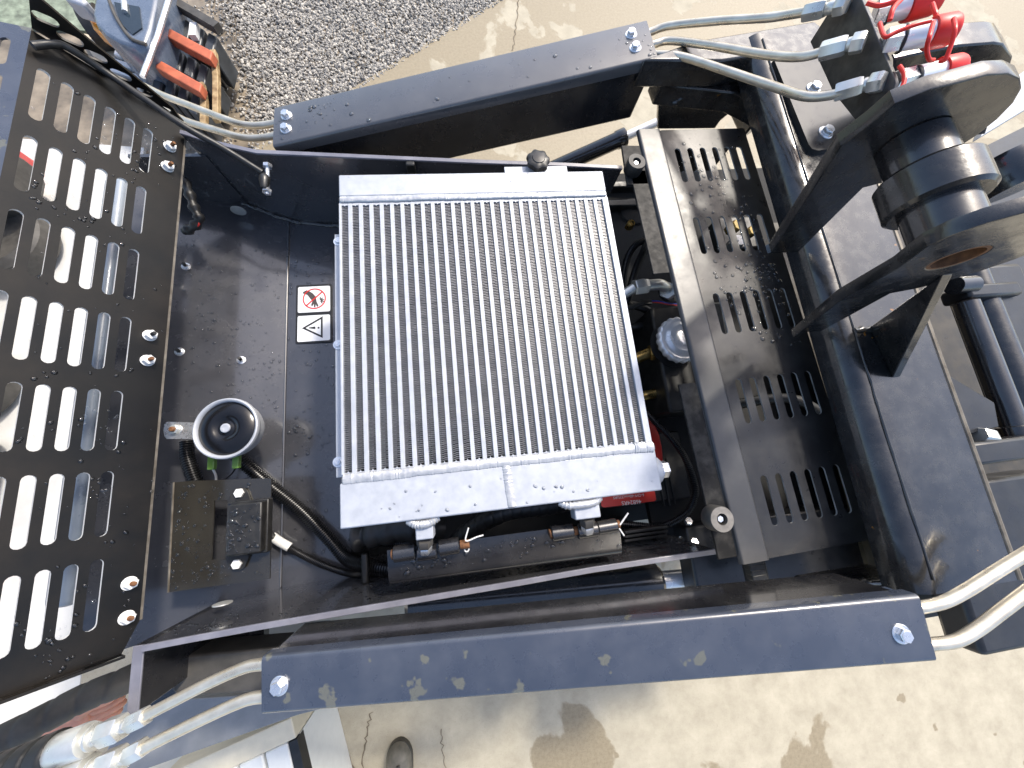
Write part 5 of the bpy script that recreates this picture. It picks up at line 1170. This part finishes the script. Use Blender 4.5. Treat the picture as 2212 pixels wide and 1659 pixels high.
g = G(); g.prism([V((x_re + 0.001, 0.10, ZX - 0.02)), V((x_re + 0.11, 0.015, ZX - 0.02)), V((x_re + 0.10, -0.03, ZX - 0.02)), V((x_re + 0.001, -0.04, ZX - 0.02))], (0, 0, -0.012)); build('gusset', g, M['sheet'], cy, bevel=0.002)
g = G(); g.box(V((x_re + 0.08, -0.07, ZX - 0.03)), (0.18, 0.04, 0.05)); build('lug', g, M['sheet'], cy, bevel=0.006)
g = G(); g.lathe(V((x_re + 0.05, -0.04, ZX - 0.02)), (1, -0.3, 0), hexp(0.016, 0.025), 6); build('fitting', g, M['nut'], cy)
g = G(); g.box(V((x_re + 0.17, -0.28, 1.30)), (0.30, 0.30, 0.06)); build('coupler_frame', g, M['sheet'], cy, bevel=0.01)
bx = empty('attachment_frame', P(2180, 300, 1.3), 'black and pale grey attachment frame at the right edge', 'frame')
g = G(); g.prism([P(u, v, 1.35) for u, v in ((2120, 295), (2160, 190), (2260, 120), (2260, 210))], (0, 0, -0.02)); build('pale_plate', g, M['alu'], bx, bevel=0.003)
g = G(); g.lathe(P(2180, 370, 1.45), (0.2, -1, 0), [(0.05, -0.03), (0.055, -0.02), (0.055, 0.03), (0.05, 0.04)], 32); build('roller', g, M['paint'], bx)
g = G(); g.prism([P(u, v, 1.2) for u, v in ((2100, 330), (2300, 230), (2300, 700), (2150, 640))], (0, 0, -0.03)); build('back_plate', g, M['sheet'], bx)
# step pads below the near end of the slotted cover
sp = empty('step_pad', P(1630, 1230, 1.15), 'ribbed black rubber step pad under the near end of the slotted cover', 'step')
for k in range(4):
    g = G(); g.box(P(1626 + 3 * k, 1212 + 11 * k, 1.24), (0.032, 0.011, 0.02)); build('rib', g, M['dull'], sp, bevel=0.002)
g = G(); g.box(P(1630, 1228, 1.215), (0.042, 0.06, 0.02)); build('base', g, M['rubber'], sp, bevel=0.003)
# lift cylinders between bay and arms
def cyl(lab, a, b, r):
    A_, B_ = P(*a), P(*b); d = B_ - A_; o = empty('lift_cylinder', (A_ + B_) / 2, lab, 'cylinder', 'lift cylinders under the arms')
    g = G(); g.lathe(A_, d, [(r * 0.7, 0), (r, 0.01), (r, d.length * 0.62), (r * 1.12, d.length * 0.63), (r * 1.12, d.length * 0.7), (r * 0.9, d.length * 0.71)], 32); build('barrel', g, M['paint'], o, ang=40)
    g = G(); g.lathe(A_ + d * 0.70, d, [(r * 0.55, 0), (r * 0.55, d.length * 0.3)], 24); build('piston_rod', g, M['chrome'], o)
cyl('black lift cylinder below the near arm', (880, 1305, 1.02), (1640, 1235, 1.08), 0.038)
cyl('black lift cylinder seen past the far arm', (1180, 372, 1.0), (1425, 262, 1.1), 0.024)
g = G(); g.box(V((x_re + 0.3, 0.06, 0.62)), (0.34, 0.7, 1.12)); build('bucket_back', g, M['cast'], bx, bevel=0.02)
# ---------------------------------------------------------------- hoses and brackets at the near left corner
G5 = 'hydraulic hoses at the near left corner'
spiral('thick black spiral wrapped hose passing below the hood', [(-70, 1640, 1.20), (0, 1600, 1.20), (90, 1555, 1.19), (180, 1508, 1.17), (262, 1474, 1.15), (310, 1450, 1.12)], 0.0235, 0.036, 'rubber_worn', G5, 0.10)
def hose_end(lab, ferr, hose):
    A_, B_ = P(*ferr[0]), P(*ferr[1]); d = B_ - A_; o = empty('hydraulic_hose', A_, lab, 'hose', G5)
    g = G(); L = d.length; g.lathe(A_, d, [(0.012, 0), (0.0125, L * 0.14), (0.0165, L * 0.15), (0.0165, L * 0.2), (0.013, L * 0.21), (0.013, L * 0.28), (0.0205, L * 0.30), (0.0215, L * 0.35), (0.021, L * 0.6), (0.0215, L * 0.95), (0.020, L)], 28); build('ferrule', g, M['nut'], o)
    p = catmull([P(*q) for q in hose], 24); g = G(); n = len(p); rings = []; up = None; Ls = 0
    for i, c_ in enumerate(p):
        if i: Ls += (p[i] - p[i - 1]).length
        t = (p[min(i + 1, n - 1)] - p[max(i - 1, 0)]).normalized(); up = up or V((0, 0, 1)); a_ = (up - t * up.dot(t)).normalized(); b__ = t.cross(a_); up = a_
        rings.append([c_ + (a_ * math.cos(6.2832 * j / 20) + b__ * math.sin(6.2832 * j / 20)) * 0.025 * (1 - 0.16 * max(0, 1 - min((Ls / 0.030 + j / 20) % 1, 1 - (Ls / 0.030 + j / 20) % 1) / 0.16)) for j in range(20)])
    g.ring_loft(rings); build('spiral_guard', g, M['rubber'], o, ang=50)
hose_end('upper hydraulic hose with steel ferrule and black spiral guard', ((222, 1585, 1.318), (122, 1622, 1.31)), [(130, 1619, 1.31), (80, 1638, 1.305), (20, 1662, 1.30), (-60, 1690, 1.29)])
hose_end('lower hydraulic hose with steel ferrule at the bottom left edge', ((222, 1655, 1.318), (130, 1690, 1.31)), [(138, 1688, 1.31), (80, 1708, 1.305), (0, 1735, 1.30)])
# corner bracket plate
cb_ = empty('corner_bracket', P(300, 1480, 1.05), 'black corner bracket plate with pale edge beside the pipes', 'bracket')
xk = P(309, 1460, 1.27).x; ztop = 1.27
y_u, y_d = P(309, 1392, ztop).y, P(300, 1540, ztop).y
g = G(); g.box(V((xk - 0.009, (y_u + y_d) / 2, ztop - 0.11)), (0.016, y_u - y_d, 0.22)); build('plate', g, M['paint'], cb_, bevel=0.001)
g = G(); g.box(V((xk - 0.009, (y_u + y_d) / 2, ztop + 0.001)), (0.0165, y_u - y_d, 0.003)); build('plate_edge', g, M['rim'], cb_, bevel=0.001)
g = G(); g.prism([P(u, v, 1.10) for u, v in ((300, 1400), (570, 1345), (570, 1470), (305, 1530))], (0, 0, -0.02)); build('shelf', g, M['paint'], cb_)
g = G(); g.prism([P(u, v, 1.17) for u, v in ((372, 1424), (400, 1416), (600, 1398), (600, 1492), (385, 1506), (372, 1492))], (0, 0, -0.07)); tb_ = build('tool_box', g, M['rubber_worn'], bevel=0.008, seg=3); tag(tb_, 'worn grey black rubber block behind the left end of the near arm', 'block')
# grey fender below the pipes
g = G(); g.prism([P(u, v, 0.78) for u, v in ((270, 1520), (560, 1500), (700, 1530), (640, 1546), (320, 1660), (200, 1700))], (0, 0, -0.5)); tag(build('fender', g, M['grey_paint'], bevel=0.006), 'smooth grey fender side below the two near pipes', 'fender')
# ---------------------------------------------------------------- white ribbed shed corner at the bottom edge
sh = empty('garden_shed', P(520, 1640, 0.0), 'white ribbed box with cream trim standing on the slab at the bottom edge', 'shed')
zt_ = 0.34
A_, B_ = P(345, 1680, zt_), P(629, 1550, zt_); C_ = P(760, 1760, zt_)
d = (B_ - A_).normalized(); nrm = V((d.y, -d.x, 0))
if nrm.y > 0: nrm = -nrm
g = G(); g.prism([A_, B_, B_ + nrm * 0.07, A_ + nrm * 0.07], (0, 0, -zt_ + 0.001)); build('trim', g, M['cream'], sh, bevel=0.004)
for k in range(9):
    w0 = B_ - d * (0.03 + 0.088 * k) + nrm * 0.071; w1 = w0 - d * 0.080
    g = G(); g.prism([w0, w1, w1 + nrm * 0.75, w0 + nrm * 0.75], (0, 0, -0.03)); o = build('rib', g, M['siding'], sh, bevel=0.006)
g = G(); w0 = B_ + nrm * 0.071 - V((0, 0, 0.03)); g.prism([w0 + d * 0.002, w0 - d * 0.85, w0 - d * 0.85 + nrm * 0.8, w0 + d * 0.002 + nrm * 0.8], (0, 0, -zt_ + 0.032)); build('core', g, M['siding'], sh)
g = G(); g.prism([B_ + nrm * 0.073 + d * 0.003, B_ + nrm * 0.8 + d * 0.003, B_ + nrm * 0.8 - d * 0.028, B_ + nrm * 0.073 - d * 0.028], (0, 0, -0.05)); build('gasket', g, M['rubber'], sh)
# ---------------------------------------------------------------- boot on the slab
bt_ = empty('boot', P(865, 1660, 0.0), 'dusty dark boot toe standing on the slab at the bottom edge', 'boot')
def bootring(s, wd, h, z0): 
    return [bc0 + V((math.cos(6.2832 * j / 24) * wd, s, 0)) + V((0, 0, z0 + (math.sin(6.2832 * j / 24) + 1) / 2 * h)) for j in range(24)]
bc0 = P(866, 1659, 0.0); bc0.z = 0
def sole(k, z, sc): 
    pts = []
    for i in range(14):
        q = math.pi * i / 13; pts.append(bc0 + V((math.cos(q) * 0.056 * sc, 0.045 + math.sin(q) * 0.075 * sc, z)))
    pts += [bc0 + V((-0.050 * sc, -0.14, z)), bc0 + V((0.050 * sc, -0.14, z))]
    return pts
g = G(); g.prism(sole(0, 0.028, 1.0), (0, 0, -0.028)); build('sole', g, M['boot'], bt_, bevel=0.004)
g = G(); g.ring_loft([sole(0, 0.028, 0.97), sole(0, 0.045, 0.93), sole(0, 0.062, 0.80), sole(0, 0.074, 0.58), sole(0, 0.078, 0.3)]); build('toe', g, M['boot_side'], bt_, ang=60)
g = G(); g.tube([bc0 + V((0.0, -0.1, 0.082)), bc0 + V((0.004, 0.0, 0.081)), bc0 + V((0.006, 0.06, 0.078))], lambda t: 0.014 * (1 - 0.5 * t), 12); build('toe_ridge', g, M['boot'], bt_)
# ---------------------------------------------------------------- hand seen between the hoses
def hand():
    zh = 1.02
    J = {'el': (20, 1640), 'wr': (95, 1580), 'pa': (150, 1560), 'pk': (195, 1543)}
    verts = []; edges = []; rad = []
    def add(p, r, prev=None):
        verts.append(p); rad.append(r)
        if prev is not None: edges.append((prev, len(verts) - 1))
        return len(verts) - 1
    e = add(P(-20, 1655, zh - 0.03), 0.034); w1 = add(P(60, 1600, zh - 0.005), 0.027, e); w2 = add(P(115, 1574, zh), 0.024, w1); m_ = add(P(165, 1555, zh + 0.004), 0.026, w2)
    fingers = [((196, 1537), (232, 1524), (256, 1512), (272, 1500)), ((203, 1547), (240, 1533), (262, 1522), (272, 1508)), ((205, 1557), (236, 1547), (255, 1538), (262, 1526)), ((198, 1566), (222, 1560), (238, 1552), (244, 1542))]
    for k, f in enumerate(fingers):
        pv = m_
        for j, (u, v) in enumerate(f): pv = add(P(u, v, zh + 0.012 - 0.010 * j - 0.006 * k), (0.0105, 0.0095, 0.0085, 0.0072)[j] , pv)
    pv = m_
    for j, (u, v) in enumerate(((180, 1532), (205, 1519), (232, 1513), (250, 1503))): pv = add(P(u, v, zh + 0.022 - 0.002 * j), (0.0135, 0.0115, 0.010, 0.008)[j], pv)
    me = bpy.data.meshes.new('person'); me.from_pydata([tuple(p) for p in verts], edges, [])
    o = link('person', me, M['skin'])
    sk = o.modifiers.new('skin', 'SKIN'); sk.use_smooth_shade = True
    for i, sv in enumerate(me.skin_vertices[0].data): sv.radius = (rad[i], rad[i])
    me.skin_vertices[0].data[0].use_root = True
    ss = o.modifiers.new('sub', 'SUBSURF'); ss.levels = 2; ss.render_levels = 2
    return tag(o, 'bare forearm and hand of a person reaching between the hoses', 'person')
hand()
# ---------------------------------------------------------------- yard behind the hood
# grass and truck
g = G(); gq = [P(u, v, 0.004) for u, v in ((85, 62), (188, 66), (200, -10))]; g.prism([gq[0], gq[1], gq[2] + V((0.3, 4, 0)), gq[0] + V((-12, 9, 0)), gq[0] + V((-9, 1, 0))], (0, 0, -0.02))
tag(build('grass_verge', g, M['grass'], fix=True), 'green grass verge beyond the yard', None, kind='structure')
tk_ = empty('parked_truck', P(260, 60, 0.0), 'slate blue vehicle nose with amber lamp parked behind the hood', 'truck')
tz = 0.42
def tpx(u, v, z=tz): return P(u, v, z)
o1 = [tpx(u, v) for u, v in ((192, 30), (200, 52), (222, 76), (256, 96), (292, 106), (318, 100), (330, 66), (342, 10), (352, -60), (205, -60), (196, 0))]
cc_ = sum(o1, V((0, 0, 0))) / len(o1)
g = G(); g.ring_loft([[V((p.x, p.y, 0.14)) for p in o1], [V((p.x, p.y, 0.30)) for p in o1], [cc_ + (p - cc_) * 0.97 + V((0, 0, -0.03)) for p in o1], [cc_ + (p - cc_) * 0.88 for p in o1]]); build('body', g, M['truck'], tk_, ang=40, bevel=0.01)
g = G(); g.prism([tpx(u, v, tz + 0.006) for u, v in ((246, 4), (300, 14), (306, 60), (286, 74), (262, 52))], (0, 0, -0.008)); build('windscreen', g, M['glass'], tk_)
g = G(); g.tube([tpx(236, 2, tz + 0.01), tpx(252, 40, tz + 0.012), tpx(282, 82, tz + 0.008), tpx(316, 96, tz)], 0.008, 8, smooth_n=5); build('trim_strip', g, M['rubber_worn'], tk_)
g = G(); g.tube([tpx(268, 2, tz + 0.01), tpx(270, 26, tz + 0.012)], 0.012, 8); build('grab_handle', g, M['zinc'], tk_)
g = G(); g.prism([P(u, v, 0.30) for u, v in ((189, 36), (198, 58), (226, 78), (230, 68), (206, 46))], (0, 0, -0.08)); build('lamp', g, M['amber'], tk_, bevel=0.01)
g = G(); g.box(P(181, 20, 0.36), (0.10, 0.04, 0.09), Matrix.Rotation(-0.4, 3, 'Z')); build('mirror', g, M['alu'], tk_, bevel=0.012)
for (u, v) in ((215, 60), (310, 80)):
    g = G(); g.lathe(P(u, v, 0.10), (1, 0.3, 0), [(0.05, -0.04), (0.10, -0.045), (0.10, 0.045), (0.05, 0.04)], 32); build('wheel', g, M['rubber'], tk_)
g = G(); g.prism([P(u, v, 0.02) for u, v in ((170, 70), (240, 85), (320, 150), (300, 175), (200, 120))], (0, 0, -0.018)); bd = build('board', g, M['tan']); tag(bd, 'tan board lying on the ground before the truck', 'board')
# slatted white crate
cr2 = empty('slatted_crate', P(285, 130, 0.0), 'white slatted panel lying before the blue truck', 'crate')
s0_, s1_ = P(252, 90, 0.16), P(322, 112, 0.16); dv = (P(240, 130, 0.16) - s0_)
for k in range(5):
    a_ = s0_ + dv * (k * 0.42); b__ = s1_ + dv * (k * 0.42)
    g = G(); wv = dv * 0.24; g.prism([a_, b__, b__ + wv, a_ + wv], (0, 0, -0.03)); build('slat', g, M['white_paint'], cr2, bevel=0.006)
g = G(); g.prism([s0_ - V((0.02, 0, 0.03)), s1_ - V((0, 0, 0.03)), s1_ + dv * 2.1 - V((0, 0, 0.03)), s0_ + dv * 2.1 - V((0.02, 0, 0.03))], (0, 0, -0.12)); build('base', g, M['crate'], cr2)
# stack of black crates in a steel frame with orange bars
st_ = empty('crate_rack', P(390, 140, 0.0), 'steel rack of black crates crossed by two weathered orange bars', 'rack')
def RP(u, v, z): return P(u, v, z)
for i, (uo, vo) in enumerate(((372, 22), (355, 88), (338, 152))):
    for j in range(4):
        u, v = uo + 27 * j - 4, vo + 15 * j; c_ = RP(u, v, 0.26)
        ex_ = (RP(u + 20, v + 11, 0.26) - c_); ey_ = (RP(u - 11, v + 40, 0.26) - c_)
        g = G(); hz = 0.20 + 0.04 * ((i * 3 + j * 5) % 3)
        g.prism([c_, c_ + ex_, c_ + ex_ + ey_, c_ + ey_], (0, 0, -hz)); o = build('crate', g, M['crate'], st_, bevel=0.01)
for (a, b, wz) in (((362, 58), (459, 110), 0.34), ((340, 126), (436, 180), 0.34)):
    A_, B_ = RP(*a, wz), RP(*b, wz); g = G(); off = RP(a[0] - 6, a[1] + 19, wz) - A_; g.prism([A_, B_, B_ + off, A_ + off], (0, 0, -0.05)); build('orange_bar', g, M['orange'], st_, bevel=0.006)
g = G(); g.tube([RP(366, -4, 0.42), RP(340, 80, 0.40), RP(308, 166, 0.38)], 0.012, 10); build('corner_post', g, M['zinc'], st_)
for pth in ([(462, 112), (468, 170), (468, 262)], [(436, 182), (442, 220), (441, 275)]):
    g = G(); g.tube([RP(u, v, 0.28) for u, v in pth], 0.020, 4, phase=0.78); build('frame_rail', g, M['rusty_frame'], st_, bevel=0.003)
g = G(); A_, B_ = RP(376, 6, 0.30), RP(472, 62, 0.30); g.tube([A_, B_], 0.03, 4, phase=0.78); build('frame_rail', g, M['rubber_worn'], st_)
g = G(); g.box(RP(420, 68, 0.275), (0.035, 0.09, 0.03)); build('white_tag', g, M['white'], st_)
# red and white tracked machine beyond the hood slots
mc = empty('tracked_machine', V((-3.0, 0.6, 0.0)), 'red and white tracked machine glimpsed through the hood slots', 'machine')
for k, (yy) in enumerate((1.45, 0.1)):
    g = G(); pts = []
    for i in range(24):
        q = 2 * math.pi * i / 24; pts.append(V((-3.05 + (0.75 if math.cos(q) > 0 else -0.75) + 0.22 * math.cos(q), yy, 0.23 + 0.22 * math.sin(q))))
    g.prism(pts, (0, 0.26, 0)); tr_ = build('track', g, M['rubber_worn'], mc, bevel=0.01)
    for j in range(4):
        g = G(); g.lathe(V((-3.75 + 0.47 * j, yy - 0.02, 0.22)), (0, -1, 0), [(0.12, 0), (0.15, 0.01), (0.15, 0.04), (0.05, 0.06)], 24); build('road_wheel', g, M['alu'], mc)
g = G(); g.box((-3.05, 0.9, 0.50), (1.5, 1.0, 0.36)); build('body', g, M['white_paint'], mc, bevel=0.04)
g = G(); g.box((-2.8, 0.9, 0.74), (0.8, 0.9, 0.26)); build('cowl', g, M['white_paint'], mc, bevel=0.06)
for k in range(4):
    g = G(); g.box((-3.05 + 0.22 * k, 0.62 + 0.18 * (k % 2), 0.875), (0.12, 0.16, 0.02)); build('grille' if k % 2 else 'red_hatch', g, M['rubber'] if k % 2 else M['red_paint'], mc, bevel=0.004)
g = G(); g.box((-2.45, 0.35, 0.50), (0.3, 0.5, 0.3)); build('counterweight', g, M['white_paint'], mc, bevel=0.04)
g = G(); g.tube([(-2.45, 1.55, 0.4), (-2.75, 1.4, 0.8), (-3.25, 1.3, 0.95)], 0.05, 10); build('boom', g, M['red_paint'], mc)
g = G()
mc2 = empty('white_container', V((-2.75, -0.9, 0.0)), 'white painted box standing behind the hood towards the bottom left', 'box')
g = G(); g.box((-2.75, -0.9, 0.35), (1.1, 0.9, 0.7)); build('body', g, M['white_paint'], mc2, bevel=0.02)
g = G(); g.box((-2.7, -0.87, 0.72), (0.5, 0.16, 0.03)); build('red_stripe', g, M['red_paint'], mc2, bevel=0.004)
g = G(); g.box((-2.45, -0.65, 0.72), (0.3, 0.2, 0.04)); build('black_panel', g, M['dull'], mc2, bevel=0.004)
for k, (x, y, sx_, sy_, m_, lab) in enumerate(((-2.35, 1.75, 0.16, 0.3, 'red_paint', 'small red metal box on the slab beyond the hood, nearest the truck'), (-2.30, -0.25, 0.2, 0.22, 'red_paint', 'small red metal box on the slab beyond the hood, nearest the white box'), (-2.42, 0.12, 0.14, 0.34, 'dull', 'small black box on the slab seen through the hood slots'))):
    tb2 = empty('storage_box', V((x, y, 0)), lab, 'box')
    g = G(); g.box((x, y, 0.09), (sx_, sy_, 0.18)); build('body', g, M[m_], tb2, bevel=0.01)
    g = G(); g.box((x, y, 0.19), (sx_ + 0.01, sy_ + 0.01, 0.02)); build('lid', g, M['alu'], tb2, bevel=0.004)
def tyre(x, y, r, lab):
    o = empty('tyre', V((x, y, 0)), lab, 'tyre', 'tyres lying beyond the hood')
    g = G(); g.lathe(V((x, y, 0.006)), (0, 0, 1), [(r * 0.6, 0.02), (r * 0.8, 0.0), (r, 0.03), (r * 1.02, 0.08), (r, 0.13), (r * 0.82, 0.16), (r * 0.6, 0.14)], 40); build('tread', g, M['rubber_worn'], o, ang=40)
    g = G(); g.lathe(V((x, y, 0.06)), (0, 0, 1), [(r * 0.6, 0.08), (r * 0.55, 0.06), (r * 0.3, 0.05), (r * 0.2, 0.08), (r * 0.1, 0.085)], 32); build('rim', g, M['alu'], o)
tyre(-2.25, 1.35, 0.19, 'grey tyre with silver rim beyond the hood, nearer the truck')
tyre(-2.30, 0.62, 0.17, 'grey tyre with silver rim beyond the hood, nearer the white box')
